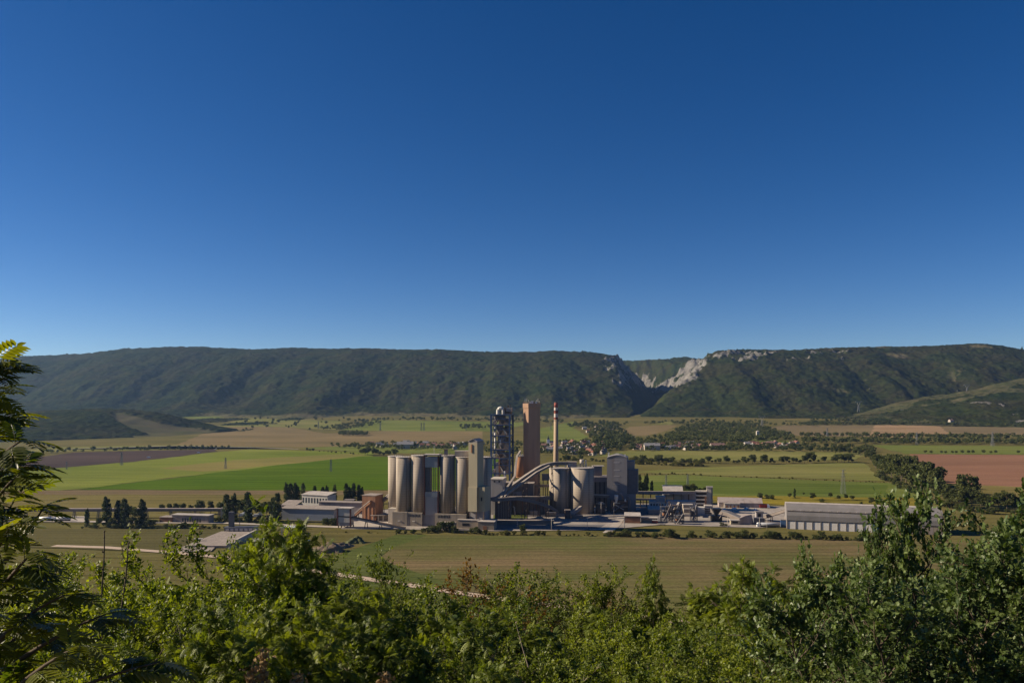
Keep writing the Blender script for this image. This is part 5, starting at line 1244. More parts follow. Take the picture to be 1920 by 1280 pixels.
# ================================================================== VILLAGE AND VALLEY VEGETATION
L_dark = leaf_mat("tree_leaf", (0.024, 0.036, 0.012), (0.110, 0.118, 0.036), 0.18, 0.7, None, 0.15)
L_pop = leaf_mat("poplar_leaf", (0.016, 0.030, 0.010), (0.075, 0.095, 0.026), 0.15, 0.7, None, 0.15)
L_dry = leaf_mat("dry_shrub_leaf", (0.055, 0.058, 0.018), (0.15, 0.14, 0.04), 0.18, 0.8, None, 0.1)
C_bark = surf("bark", (0.12, 0.09, 0.065), 0.95, 0.3, 3.0)
def rand_rot(rng, n):
    q = rng.normal(size=(n, 4)); q /= np.linalg.norm(q, axis=1, keepdims=True)
    w_, x, y, z = q.T
    return np.stack([np.stack([1 - 2 * (y * y + z * z), 2 * (x * y - z * w_), 2 * (x * z + y * w_)], -1),
                     np.stack([2 * (x * y + z * w_), 1 - 2 * (x * x + z * z), 2 * (y * z - x * w_)], -1),
                     np.stack([2 * (x * z - y * w_), 2 * (y * z + x * w_), 1 - 2 * (x * x + y * y)], -1)], 1)
LEAF4 = np.array([(0, 0, 0), (.5, .42, .12), (0, 1, 0), (-.5, .42, .12)], float); LEAF4F = np.array([(0, 1, 2), (0, 2, 3)])
def cloud(pts, size, rng, tpl=LEAF4, tf=LEAF4F, tint=None, rot=None):
    """Scatter copies of a leaf shape: returns vertices, triangles, tint per vertex."""
    n, k = len(pts), len(tpl)
    Rm = rand_rot(rng, n) if rot is None else rot
    s = size * rng.uniform(.65, 1.3, n)
    V = np.einsum('nij,kj->nki', Rm, tpl - tpl.mean(0) * (rot is None)) * s[:, None, None] + pts[:, None, :]
    F = (tf[None] + (np.arange(n) * k)[:, None, None]).reshape(-1, 3)
    t = rng.uniform(0, 1, n) if tint is None else tint
    return V.reshape(-1, 3), F, np.repeat(t, k)
def crown_points(kind, n, rng):
    """Points through a crown of unit height, gathered in uneven clumps."""
    P, T = [], []
    if kind == 'poplar':
        nc = 60
        h = np.sort(rng.uniform(.05, .96, nc)); r = .092 * np.minimum(1, (1.02 - h) / .34) ** .6 * np.minimum(1, (h + .05) / .16) ** .7 + .01
        a = rng.uniform(0, 6.28, nc); c = np.stack([r * .75 * np.cos(a), r * .75 * np.sin(a), h], -1); cr = np.stack([r * .55 + .012, r * .55 + .012, np.full(nc, .06)], -1)
    else:
        nc = 26
        d = rng.normal(size=(nc, 3)); d /= np.linalg.norm(d, axis=1, keepdims=True)
        rr = rng.uniform(.45, 1.0, nc)[:, None]
        wid = dict(round=.40, wide=.46, tall=.27, bush=.62)[kind]; zc = dict(round=.60, wide=.58, tall=.56, bush=.45)[kind]; zh = dict(round=.40, wide=.40, tall=.44, bush=.5)[kind]
        c = d * rr * np.array([wid, wid, zh]) * .78 + np.array([0, 0, zc]); cr = np.tile(np.array([wid * .34, wid * .34, zh * .26]), (nc, 1)) * rng.uniform(.6, 1.25, nc)[:, None]
    pick = rng.integers(0, nc, n)
    g = rng.normal(size=(n, 3)); g /= np.linalg.norm(g, axis=1, keepdims=True); g *= rng.uniform(.25, 1, n)[:, None] ** .5
    P = c[pick] + g * cr[pick]
    tn = rng.uniform(0, .55, nc)[pick] + rng.uniform(0, .45, n)
    P[:, 2] = np.maximum(P[:, 2], .0)
    return P, tn
PROTO = {}
def proto(kind, var, parts, leaf):
    key = (kind, var, parts, leaf.name)
    if key in PROTO: return PROTO[key]
    rng = np.random.default_rng(hash((kind, var)) % 1000 if False else (len(kind) * 37 + var * 11 + 5))
    n = dict(poplar=2600, round=3000, wide=3000, tall=2400, bush=1500)[kind]
    sz = dict(poplar=.035, round=.046, wide=.05, tall=.045, bush=.075)[kind]
    P, tn = crown_points(kind, n, rng)
    V, F, t = cloud(P, sz, rng, tint=tn)
    m = MB()
    if kind != 'bush':
        hh = .75 if kind != 'poplar' else .9
        m.tube([(0, 0, -.01), (.008, .004, hh * .35), (-.006, 0, hh * .7), (0, 0, hh)], [.02, .016, .009, .003], 6)
        for k in range(6):
            a = k * 2.4; z = .28 + .07 * k; l = .22 if kind != 'poplar' else .06
            m.tube([(0, 0, z), (l * .5 * math.cos(a), l * .5 * math.sin(a), z + .09), (l * math.cos(a), l * math.sin(a), z + .2)], [.009, .006, .002], 5)
    else:
        for k in range(5):
            a = k * 1.3; m.tube([(0, 0, -.01), (.2 * math.cos(a), .2 * math.sin(a), .35), (.34 * math.cos(a), .34 * math.sin(a), .7)], [.02, .014, .004], 5)
    if parts:
        crown = np_mesh("crown", V, F, leaf, {'tint': t})
        tv = np.array(m.v); tq = np.array([f for f in m.f if len(f) == 4])
        trunk = np_mesh("trunk", tv, tq, C_bark)
        PROTO[key] = (crown, trunk)
    else:
        tv = np.array(m.v); tq = np.array([f for f in m.f if len(f) == 4]); tt = np.concatenate([tq[:, [0, 1, 2]], tq[:, [0, 2, 3]]]) + len(V)
        PROTO[key] = np_mesh("tree", np.concatenate([V, tv]), np.concatenate([F, tt]), [leaf, C_bark], {'tint': np.concatenate([t, np.zeros(len(tv))])}, mi=np.concatenate([np.zeros(len(F)), np.ones(len(tt))]))
    return PROTO[key]
RV = random.Random(11)
def plant(name, kind, loc, h, label, cat, group=None, leaf=None, parts=False, wscale=1.0, var=None):
    leaf = leaf or (L_pop if kind == 'poplar' else L_dark)
    pr_ = proto(kind, RV.randrange(3) if var is None else var, parts, leaf)
    if parts:
        o = root(name, label, cat, loc, RV.uniform(0, 6.28), group)
        link("crown", pr_[0], o); link("trunk", pr_[1], o)
    else:
        o = tag(link(name, pr_, None, loc, RV.uniform(0, 6.28)), label, cat, group)
    s = h * RV.uniform(.95, 1.05); o.scale = (s * wscale, s * wscale, s)
    return o
def hpx(px, py, h): return h * Yg(py) / FPX

# poplars: (px, top, base, label)
for k, (px, pt, pb, lb) in enumerate((
    (163, 954, 988, "short twin topped poplar at the left end of the poplar row by the left road"), (200, 932, 987, "first tall poplar of the row by the left road"),
    (222, 937, 987, "thinnest poplar of the row by the left road"), (234, 931, 988, "tall slender poplar right of the thinnest one by the left road"), (267, 933, 988, "tall poplar at the right end of the row by the left road"),
    (425, 925, 976, "tall poplar behind the blue gantry tower"), (438, 925, 976, "tall poplar just right of the blue gantry tower"), (465, 921, 979, "tallest dark poplar beside the parked white vans"),
    (511, 929, 976, "slim poplar at the left end of the white walled workshop"), (520, 925, 977, "tall poplar touching the left end of the white walled workshop"),
    (537, 905, 944, "leftmost poplar behind the stepped workshop roof"), (545, 904, 944, "second poplar behind the stepped workshop roof"), (553, 904, 944, "third poplar behind the stepped workshop roof"), (558, 909, 944, "shorter fourth poplar behind the stepped workshop roof"),
    (568, 904, 946, "poplar at the left corner of the white office block"), (590, 908, 944, "poplar rising behind the white office block roof, its left half"), (605, 911, 944, "short poplar peeping over the middle of the white office roof"),
    (613, 911, 944, "short poplar peeping over the right of the white office roof"), (627, 906, 945, "broad poplar at the right corner of the white office block"), (649, 907, 944, "first poplar of the trio left of the rust brown block"),
    (656, 912, 944, "thin poplar inside the trio left of the rust brown block"), (663, 904, 944, "tallest poplar of the trio left of the rust brown block"), (673, 906, 944, "poplar rising right behind the rust brown block, left of its pair"), (678.5, 911, 944, "lower poplar rising right behind the rust brown block, right of its pair"),
    (1199, 887, 926, "tall slim poplar right of the grey tower"), (1212, 886, 926, "taller poplar of the group right of the grey tower"), (1206, 903, 926, "small poplar between the two right of the grey tower"), (1222, 900, 926, "broad low poplar at the right of the group by the grey tower"),
    (1490, 915, 933, "single slim poplar in the yellow meadow"))):
    Y = Yg(pb)
    plant("poplar_tree", 'poplar', G(px, pb), (pb - pt) * Y / FPX, lb, "tree", "poplars around the works", parts=True, wscale=1.15 if pb - pt > 45 else 1.0)

# low trees behind the conveyor bridge and by the left road
lowt = ((303, 944, 960, 'round'), (318, 940, 960, 'tall'), (330, 942, 960, 'round'), (343, 937, 962, 'tall'), (357, 944, 960, 'round'), (375, 935, 963, 'round'), (395, 936, 963, 'tall'), (414, 935, 966, 'tall'), (452, 930, 966, 'round'), (480, 932, 968, 'tall'), (488, 938, 968, 'round'), (500, 936, 970, 'round'), (245, 946, 975, 'round'), (257, 950, 978, 'round'), (186, 968, 986, 'round'), (210, 969, 989, 'round'), (246, 966, 989, 'wide'), (258, 972, 990, 'wide'))
lows = ("first", "second", "third", "fourth", "fifth", "sixth", "seventh", "eighth")
for k, (px, pt, pb, kd) in enumerate(lowt):
    lb = (lows[k] + " low tree from the left behind the conveyor bridge" if k < 8 else lows[k - 8] + " broad tree from the left among the poplars near the vans" if k < 12 else lows[k - 12] + " bushy tree from the left in the poplar row by the left road")
    plant("broadleaf_tree", kd, G(px, pb), hpx(px, pb, pb - pt), lb, "tree", "low trees beside the left road", parts=True)
def row(name, kind, pts, spacing, h0, h1, label, cat, group, leaf=None, jx=2.0, jy=.8, parts=False, w=1.0):
    for a, b in zip(pts, pts[1:]):
        n = max(1, int(math.hypot(b[0] - a[0], b[1] - a[1]) / (spacing * .88)))
        for i in range(n):
            t = (i + RV.uniform(.2, .8)) / n
            px, py = a[0] + (b[0] - a[0]) * t + RV.uniform(-jx, jx), a[1] + (b[1] - a[1]) * t + RV.uniform(-jy, jy)
            if RV.random() < .12: continue
            plant(name, kind if isinstance(kind, str) else RV.choice(kind), G(px, py), hpx(px, py, h0 * .8 + (h1 * 1.12 - h0 * .8) * RV.random() ** 1.5), label, cat, group, leaf, parts, w * RV.uniform(.8, 1.15))
row("shrub", 'bush', [(150, 990), (300, 991), (430, 991)], 9, 7, 12, "green shrub in the left road's low hedge", "shrub", "hedge shrubs along the left road")
row("shrub", 'bush', [(270, 985), (300, 986)], 10, 10, 14, "tall shrub left of the pinkish gatehouse", "shrub", "shrubs left of the gatehouse")
row("shrub", 'bush', [(400, 978), (520, 979)], 9, 8, 14, "dark shrub at the foot of the poplars by the vans", "shrub", "shrubs at the poplars' feet")
row("shrub", 'bush', [(606, 984), (632, 986)], 7, 14, 22, "leafy shrub left of the red legged cabin", "shrub", "shrubs left of the loading cabin")
row("shrub", 'bush', [(738, 1000), (800, 999), (822, 998)], 9, 9, 15, "dark shrub at the foot of the silo base", "shrub", "shrubs below the silo base")
row("shrub", 'bush', [(802, 996), (845, 996)], 8, 16, 24, "light green bush growing against the loading bay front", "shrub", "bushes before the loading bay")
row("shrub", 'bush', [(845, 999), (905, 1000)], 9, 9, 16, "dark shrub before the low beige annex", "shrub", "shrubs before the low annex")
row("shrub", ['bush'], [(905, 1003), (1130, 1004), (1240, 1006)], 9, 3, 12, "small weedy shrub on the verge above the sown field", "shrub", "verge shrubs above the sown field", L_dry)
row("shrub", 'bush', [(1130, 1006), (1240, 1007), (1380, 1009), (1470, 1010), (1630, 1014)], 8.5, 7, 19, "green shrub on the verge below the crushing plant and hall", "shrub", "verge shrubs below hall and crushing plant")
plant("shrub", 'wide', G(1256, 1010), hpx(0, 1010, 22), "largest round bush on the verge below the crushing plant", "shrub", None, parts=True)
plant("shrub", 'round', G(980, 1001), hpx(0, 1001, 20), "dark round bush on the verge below the yard road", "shrub", None, parts=True)
plant("shrub", 'bush', G(1228, 1010), hpx(0, 1010, 14), "bush left of the largest round verge bush", "shrub", None)
row("shrub", 'bush', [(600, 1000), (720, 1000)], 10, 2, 5, "dry tuft of weeds on the rough grass by the mounds", "shrub", "weeds by the mounds", L_dry)
row("shrub", 'bush', [(1352, 986), (1368, 986)], 6, 7, 11, "green bush below the broad grey conveyor", "shrub", "bushes below the broad conveyor")
# shrubs of the yellow meadow
for k, (px, pb, h, kd) in enumerate(((1425, 934, 12, 'bush'), (1438, 935, 10, 'bush'), (1447, 936, 11, 'bush'), (1481, 934, 11, 'round'), (1507, 928, 6, 'round'), (1524, 937, 14, 'wide'), (1541, 942, 10, 'bush'), (1557, 934, 11, 'round'), (1572, 938, 11, 'round'), (1586, 937, 12, 'round'), (1598, 938, 12, 'wide'), (1615, 948, 9, 'round'), (1634, 946, 15, 'wide'), (1645, 945, 13, 'wide'), (1661, 944, 10, 'round'), (1675, 943, 8, 'round'), (1689, 940, 10, 'tall'))):
    plant("shrub", kd, G(px, pb), hpx(px, pb, h), "shrub of the yellow meadow, number %s from the left end" % ("one two three four five six seven eight nine ten eleven twelve thirteen fourteen fifteen sixteen seventeen".split()[k]) if 0 else
          ("round shrub scattered in the yellow meadow above the long hall" if kd in ('round', 'tall') else "spreading shrub scattered in the yellow meadow above the long hall"), "shrub", "shrubs of the yellow meadow" if kd in ('round', 'tall') else "spreading shrubs of the yellow meadow")
row("shrub", 'bush', [(1270, 919), (1290, 919), (1325, 920)], 6, 7, 14, "shrub behind the long conveyor bridge near the stair tower", "shrub", "shrubs behind the long conveyor bridge")
# the river trees
for k, (px, pb, h) in enumerate(((1642, 878, 26), (1650, 886, 32), (1657, 893, 30), (1663, 898, 38), (1672, 902, 44), (1681, 906, 42), (1690, 910, 50), (1699, 913, 44), (1709, 916, 52), (1716, 921, 44), (1726, 925, 50), (1735, 930, 52), (1744, 934, 56), (1753, 938, 50), (1762, 942, 40), (1774, 946, 34), (1788, 950, 32), (1800, 952, 30), (1814, 948, 52), (1822, 952, 34), (1839, 956, 28), (1857, 958, 26), (1872, 958, 30), (1888, 960, 34), (1903, 960, 30), (1918, 960, 28))):
    plant("river_tree", RV.choice(['round', 'tall', 'round']), G(px, pb), hpx(px, pb, h * 1.28),
          ["tall leafy tree at the %s of the river belt", "bushy tree at the %s of the river belt"][k % 2] % ("far end" if k < 4 else "wide middle" if k < 16 else "near end"), "tree",
          ["river trees, tall", "river trees, bushy"][k % 2] + (", far end" if k < 4 else ", middle" if k < 16 else ", near end"), parts=True, leaf=L_dark, wscale=.95)
row("river_tree", ['bush', 'round'], [(1648, 896), (1700, 922), (1770, 950), (1830, 962), (1920, 964)], 9, 12, 20, "low understorey tree along the edge of the river belt", "tree", "river belt understorey")
row("hedge_tree", ['round', 'wide', 'tall'], [(1560, 850), (1612, 853), (1632, 862), (1644, 876)], 6, 13, 20, "dark tree where hedge meets river belt", "tree", "trees at the hedge and river corner")
# orchard
for px in (1735, 1745, 1765, 1774, 1785, 1793, 1804, 1815, 1824, 1844, 1858, 1866, 1909):
    plant("orchard_tree", 'round', G(px + RV.uniform(-1, 1), 850.5), hpx(px, 850, RV.uniform(6, 8)), "small round tree in the line above the red soil field", "tree", "tree line above the red field", var=RV.randrange(3), wscale=1.2)
row("hedge_tree", ['round', 'wide'], [(1322, 868), (1400, 869), (1500, 868), (1602, 866)], 6, 8, 19, "dark hedge tree in the right meadow band", "tree", "hedge band across the right meadows", w=1.05)
row("hedge_shrub", 'bush', [(1180, 869), (1260, 873), (1322, 874)], 5.5, 6, 12, "pale shrub in the scrub right behind the grey tower", "shrub", "scrub behind the grey tower", L_dry)
row("hedge_shrub", 'bush', [(1180, 864), (1320, 868)], 6, 8, 15, "green shrub in the scrub right behind the grey tower", "shrub", "green scrub behind the grey tower")
row("hedge_shrub", 'bush', [(1190, 890), (1270, 889), (1420, 896), (1660, 905)], 8, 2, 4.5, "tiny shrub in the dark line between the right meadows", "shrub", "shrub line between the meadows", L_dry)
row("hedge_shrub", 'bush', [(1050, 862), (1135, 866)], 8, 6, 12, "green shrub behind the twin clinker silos", "shrub", "shrubs behind the twin silos")
row("hedge_tree", ['round', 'wide'], [(676, 853), (742, 855)], 7, 10, 18, "dark tree in the clump above the bright green field", "tree", "clump above the green field", w=1.05)
row("hedge_shrub", 'bush', [(560, 843), (676, 852)], 9, 3, 6, "shrub along the far lane left of the tree clump", "shrub", "lane shrubs left of the clump")
row("hedge_shrub", 'bush', [(250, 843), (420, 842)], 20, 3, 6, "lone shrub dotted along the far road at the mound's foot", "shrub", "far road shrubs")
row("hedge_tree", ['round', 'bush'], [(440, 800), (520, 796), (600, 803)], 7, 4, 8, "small tree dotted over the pale pasture below the left hills", "tree", "pasture trees below the left hills", jx=14, jy=7)
row("hedge_tree", ['round', 'bush'], [(440, 792), (520, 788), (640, 790)], 9, 4, 7, "small tree on the upper pasture edge below the left hills", "tree", "upper pasture trees", jx=14, jy=4)

# woods too far to tell apart: one mass each
def woodland(name, polys, n, h0, h1, seed, mat=None, faces=110):
    rng = np.random.default_rng(seed); Vs, Fs, Ts = [], [], []; off = 0
    for poly, nn in polys:
        xs_, ys_ = [p[0] for p in poly], [p[1] for p in poly]; c = 0
        while c < nn:
            px, py = rng.uniform(min(xs_), max(xs_)), rng.uniform(min(ys_), max(ys_))
            ins = False; j = len(poly) - 1
            for i in range(len(poly)):
                if (poly[i][1] > py) != (poly[j][1] > py) and px < (poly[j][0] - poly[i][0]) * (py - poly[i][1]) / (poly[j][1] - poly[i][1]) + poly[i][0]: ins = not ins
                j = i
            if not ins: continue
            c += 1
            p = G(px, py); h = rng.uniform(h0, h1)
            P, tn = crown_points('round' if rng.random() < .6 else 'wide', faces, rng)
            V, F, t = cloud(P * np.array([1.15, 1.15, 1.0]) * h, h * .16, rng, tint=np.clip(tn * .7 + rng.uniform(-.15, .3), 0, 1))
            Vs.append(V + np.array(p)); Fs.append(F + off); Ts.append(t); off += len(V)
    return tag(link(name, np_mesh(name, np.concatenate(Vs), np.concatenate(Fs), mat or L_dark, {'tint': np.concatenate(Ts)})), kind='stuff')
woodland("woodland", [([(1255, 816), (1290, 798), (1340, 795), (1420, 800), (1480, 815), (1490, 826), (1380, 832), (1260, 828)], 760), ([(1190, 828), (1260, 818), (1300, 830), (1190, 838)], 60)], 0, 10, 17, 1)
woodland("woodland", [([(1105, 830), (1110, 806), (1150, 800), (1175, 812), (1190, 830), (1160, 842), (1120, 845)], 170), ([(1050, 800), (1110, 793), (1180, 795), (1165, 803), (1110, 806)], 90)], 0, 9, 20, 2)
woodland("woodland", [([(1180, 836), (1320, 833), (1500, 838), (1640, 840), (1640, 850), (1500, 847), (1320, 846), (1180, 846)], 380)], 0, 7, 13, 3)
woodland("woodland", [([(1490, 832), (1700, 834), (1920, 834), (2050, 834), (2050, 830), (1700, 828), (1490, 827)], 260), ([(1500, 820), (1700, 823), (2050, 825), (2050, 821), (1700, 819), (1500, 817)], 230)], 0, 9, 17, 4)
woodland("woodland", [([(1050, 856), (1050, 828), (1140, 826), (1170, 846), (1110, 855)], 190), ([(900, 850), (900, 832), (1000, 832), (1040, 838), (1040, 855), (960, 855)], 90)], 0, 6, 12, 5)
woodland("woodland", [([(620, 838), (700, 833), (900, 834), (905, 844), (700, 845), (640, 842)], 190)], 0, 6, 12, 6)
woodland("woodland", [([(628, 817), (640, 812), (690, 814), (690, 818)], 55), ([(598, 806), (640, 797), (720, 792), (700, 800), (640, 808)], 90)], 0, 9, 14, 7)
woodland("woodland", [([(630, 790), (760, 785), (900, 786), (1060, 790), (1060, 794), (900, 790), (760, 789), (640, 793)], 150), ([(860, 800), (920, 798), (920, 804), (865, 806)], 40)], 0, 9, 15, 8)
woodland("woodland", [([(1440, 797), (1640, 793), (1920, 797), (2050, 798), (2050, 802), (1920, 801), (1640, 797), (1460, 800)], 240), ([(1200, 795), (1290, 789), (1440, 792), (1440, 800), (1290, 796)], 130)], 0, 9, 15, 9)
woodland("woodland", [([(1520, 785), (1700, 780), (2000, 780), (2000, 797), (1520, 797)], 260)], 0, 9, 14, 10)
woodland("woodland", [([(0, 850), (120, 846), (300, 840), (430, 838), (430, 841), (120, 850)], 70)], 0, 5, 10, 12)

# houses
RF = [surf("roof_tile_red", (0.20, 0.085, 0.06), 0.85, 0.2, 0.3), surf("roof_tile_brown", (0.22, 0.12, 0.095), 0.85, 0.2, 0.3), surf("roof_slate", (0.24, 0.23, 0.235), 0.85, 0.2, 0.3), surf("roof_tile_pink", (0.26, 0.155, 0.125), 0.85, 0.2, 0.3)]
W_house = surf("house_plaster", (0.42, 0.37, 0.32), 0.9, 0.15, 0.2)
HP = {}
def house(px, py, c, rz, label, group, s=1.0, big=False):
    key = (c, big)
    if key not in HP:
        L, D_, H_ = (13, 9, 4.6) if not big else (22, 10, 6)
        m = MB(); m.gable_wall(-L / 2, L / 2, -D_ / 2, D_ / 2, 0, H_, H_ + 3.6, 'x', 0); m.gable(-L / 2, L / 2, -D_ / 2, D_ / 2, H_ + .3, H_ + 4.0, 'x', .5, .3, 1)
        for k in range(3): m.box(-L / 2 + 2 + k * 3.6, -L / 2 + 3.4 + k * 3.6, -D_ / 2 - .05, -D_ / 2 + .3, 1.2, 3.0, 2)
        m.box(L * .2, L * .2 + .9, -.5, .5, H_ + 2.5, H_ + 4.9, 0)
        o = m.build("house", [W_house, RF[c], C_glass]); HP[key] = o; o.rotation_euler.z = rz
    else:
        o = HP[key].copy(); COL.objects.link(o); o.rotation_euler.z = rz
    o.location = G(px, py); o.scale = (s, s, s); tag(o, label, "house", group)
    return o
cn = ("red", "brown", "grey", "pink")
RH = random.Random(21)
def cluster(x0, x1, y0, y1, n, where, rot=0.0, rowy=None, cw=(4, 2, 2, 2)):
    pts = []
    tries = 0
    while len(pts) < n and tries < 4000:
        tries += 1
        px, py = RH.uniform(x0, x1), RH.uniform(y0, y1)
        if all(abs(px - a) > 6.5 or abs(py - b) > 2.6 for a, b in pts): pts.append((px, py))
    for px, py in pts:
        c = RH.choices(range(4), cw)[0]
        house(px, py, c, rot + RH.uniform(-.25, .25) + (math.pi / 2 if RH.random() < .3 else 0), "small %s roofed house %s" % (cn[c], where), "%s roofed houses %s" % (cn[c], where), RH.uniform(.8, 1.1))
cluster(1056, 1132, 830, 853, 36, "in the village between chimney and grey tower", .5)
cluster(1182, 1312, 834, 844, 24, "in the village below the wooded hill", .2)
cluster(1400, 1500, 832, 841, 20, "in the village left of the right hedges", .1, cw=(6, 1, 1, 2))
cluster(770, 905, 832, 842, 22, "in the village behind the tall silos", .1, cw=(2, 2, 4, 1))
cluster(690, 770, 831, 838, 9, "at the left end of the far village", .1, cw=(1, 1, 5, 1))
cluster(1094, 1168, 797, 811, 10, "at the gorge mouth below the dark hill", .2)
cluster(1016, 1050, 834, 846, 6, "near the white church", .2, cw=(1, 2, 3, 1))
house(1345, 842, 3, .1, "large pink roofed house in the middle of the far village row", None, 1.3, True)
house(760, 841, 2, .05, "long white barn like house at the edge of the far village", None, 1.5, True)
house(1222, 843, 2, .0, "long grey roofed house at the meadow's edge below the wooded hill", None, 1.4, True)
for px, py, Y, c, lb in ((1692, 773, 3050, 2, "white house alone on the wooded spur"), (1812, 779, 2950, 3, "pink roofed house among trees on the spur"), (1893, 785, 2850, 3, "house at the right end of the wooded spur"), (1783, 791, 2700, 3, "house low on the wooded spur above the pale field")):
    o = house(px, 800, c, .3, lb, None, 1.2); o.location = (xat(px, Y), Y, zat(py, Y))
o = root("village_church", "small white church with dark pointed spire in the village", "church", G(1028, 836))
MB().box(-3, 3, -3, 3, 0, 15).build("tower", C_vwhite, o); MB().cyl(0, 0, 15, 18, 4.2, 2.2, 4, smooth=False, rot=.785).cyl(0, 0, 18, 24, 1.6, .1, 8, cap=False).build("spire", C_dark, o)
MB().gable_wall(3.02, 20, -4.5, 4.5, 0, 7, 11, 'x').build("nave", C_vwhite, o); MB().gable(3.1, 20, -4.5, 4.5, 7.3, 11.4, 'x', .4, .3).build("roof", RF[2], o)
o = root("white_chapel_tower", "white square tower standing alone at the edge of the wooded hill", "tower", G(1420.5, 824))
MB().box(-3.2, 3.2, -3.2, 3.2, 0, 21).build("shaft", C_light, o); MB().cyl(0, 0, 21, 23.5, 4.4, .4, 4, smooth=False, rot=.785).build("roof", C_roof, o); MB().box(-.9, .9, -3.3, -3.1, 11, 14).build("window", C_dark, o)

# ================================================================== FOREGROUND TREES ON THE SLOPE BELOW THE CAMERA
F_oak = leaf_mat("oak_leaf", (0.024, 0.052, 0.014), (0.145, 0.185, 0.060), 0.25, 0.42, (1.5, 1.7, .5), .35)
F_ash = leaf_mat("ash_leaf", (0.040, 0.072, 0.009), (0.225, 0.255, 0.024), 0.40, 0.5, (1.7, 1.7, .4), .4)
F_bush = leaf_mat("hazel_leaf", (0.026, 0.056, 0.010), (0.205, 0.235, 0.028), 0.38, 0.5, (1.6, 1.6, .4), .3)
F_aut = leaf_mat("turning_leaf", (0.085, 0.045, 0.012), (0.21, 0.125, 0.025), 0.35, 0.5, (1.5, 1.2, .4), .3)
F_wal = leaf_mat("walnut_leaf", (0.024, 0.046, 0.009), (0.190, 0.200, 0.024), 0.48, 0.40, (1.9, 1.8, .35), .4)
F_seed = surf("dry_seed_head", (0.30, 0.20, 0.09), 0.9, 0.3, 8.0)
B_grey = surf("grey_bark", (0.21, 0.17, 0.135), 0.95, 0.35, 14.0)
B_dark = surf("dark_bark", (0.10, 0.075, 0.055), 0.95, 0.35, 14.0)

def tri_fan(pts):
    n = len(pts); return np.array([(0, i, i + 1) for i in range(1, n - 1)])
# leaf shapes, lying in x-y, stalk at the origin, tip at y = 1
T_simple = np.array([(0, 0, 0), (.24, .28, .05), (.24, .62, .05), (0, 1, -.04), (-.24, .62, .05), (-.24, .28, .05)], float)
T_simple_f = np.array([(0, 1, 2), (0, 2, 3), (0, 3, 4), (0, 4, 5)])
_oh = [(0, 0), (.10, .16), (.26, .24), (.15, .36), (.36, .50), (.20, .60), (.33, .76), (.15, .82), (0, 1.0)]
T_oak = np.array([(x, y, .10 * x + (-.12 * (y - .5) ** 2)) for x, y in _oh] + [(-x, y, .10 * x + (-.12 * (y - .5) ** 2)) for x, y in _oh[1:-1][::-1]], float)
_m = len(_oh)
T_oak = np.concatenate([T_oak, [(0, .5, -.02)]]); T_oak_f = np.array([(len(T_oak) - 1, i, (i + 1) % (len(T_oak) - 1)) for i in range(len(T_oak) - 1)])
def pinnate(npair, droop, ll, lw):
    V, F = [], []
    def leaflet(base, d, L, up):
        d = d / np.linalg.norm(d); side = np.cross(d, up); side /= np.linalg.norm(side); n = np.cross(side, d)
        o = len(V)
        for (a, b, c) in ((0, 0, 0), (.5, .30, .05), (.42, .66, .03), (0, 1, -.10), (-.42, .66, .03), (-.5, .30, .05)):
            V.append(base + side * a * lw * L / ll + d * b * L + n * c * L * .7)
        for f in ((0, 1, 2), (0, 2, 3), (0, 3, 4), (0, 4, 5)): F.append([o + i for i in f])
    for i in range(npair):
        t = .28 + .62 * i / max(1, npair - 1); z = -droop * t * t
        s_ = ll * (.75 + .5 * math.sin(math.pi * (.25 + .6 * t)))
        for sd in (-1, 1): leaflet(np.array([0, t, z]), np.array([sd * .85, .5, -.30]), s_, np.array([0, .3, 1.0]))
    leaflet(np.array([0, .93, -droop * .86]), np.array([0, 1, -droop * 1.5]), ll * 1.1, np.array([0, .5, 1.0]))
    o = len(V)
    for i in range(4):          # the stalk, a thin three-cornered strip
        t = i / 3 * .95; z = -droop * t * t
        for a, c in ((.012, 0), (-.012, 0), (0, -.02)): V.append(np.array([a, t, z + c]))
    for i in range(3):
        for k in range(3):
            a, b = o + i * 3 + k, o + i * 3 + (k + 1) % 3
            F.append([a, b, b + 3]); F.append([a, b + 3, a + 3])
    return np.array(V), np.array(F)
T_ash, T_ash_f = pinnate(5, .30, .30, .11)
T_wal, T_wal_f = pinnate(6, .46, .36, .115)

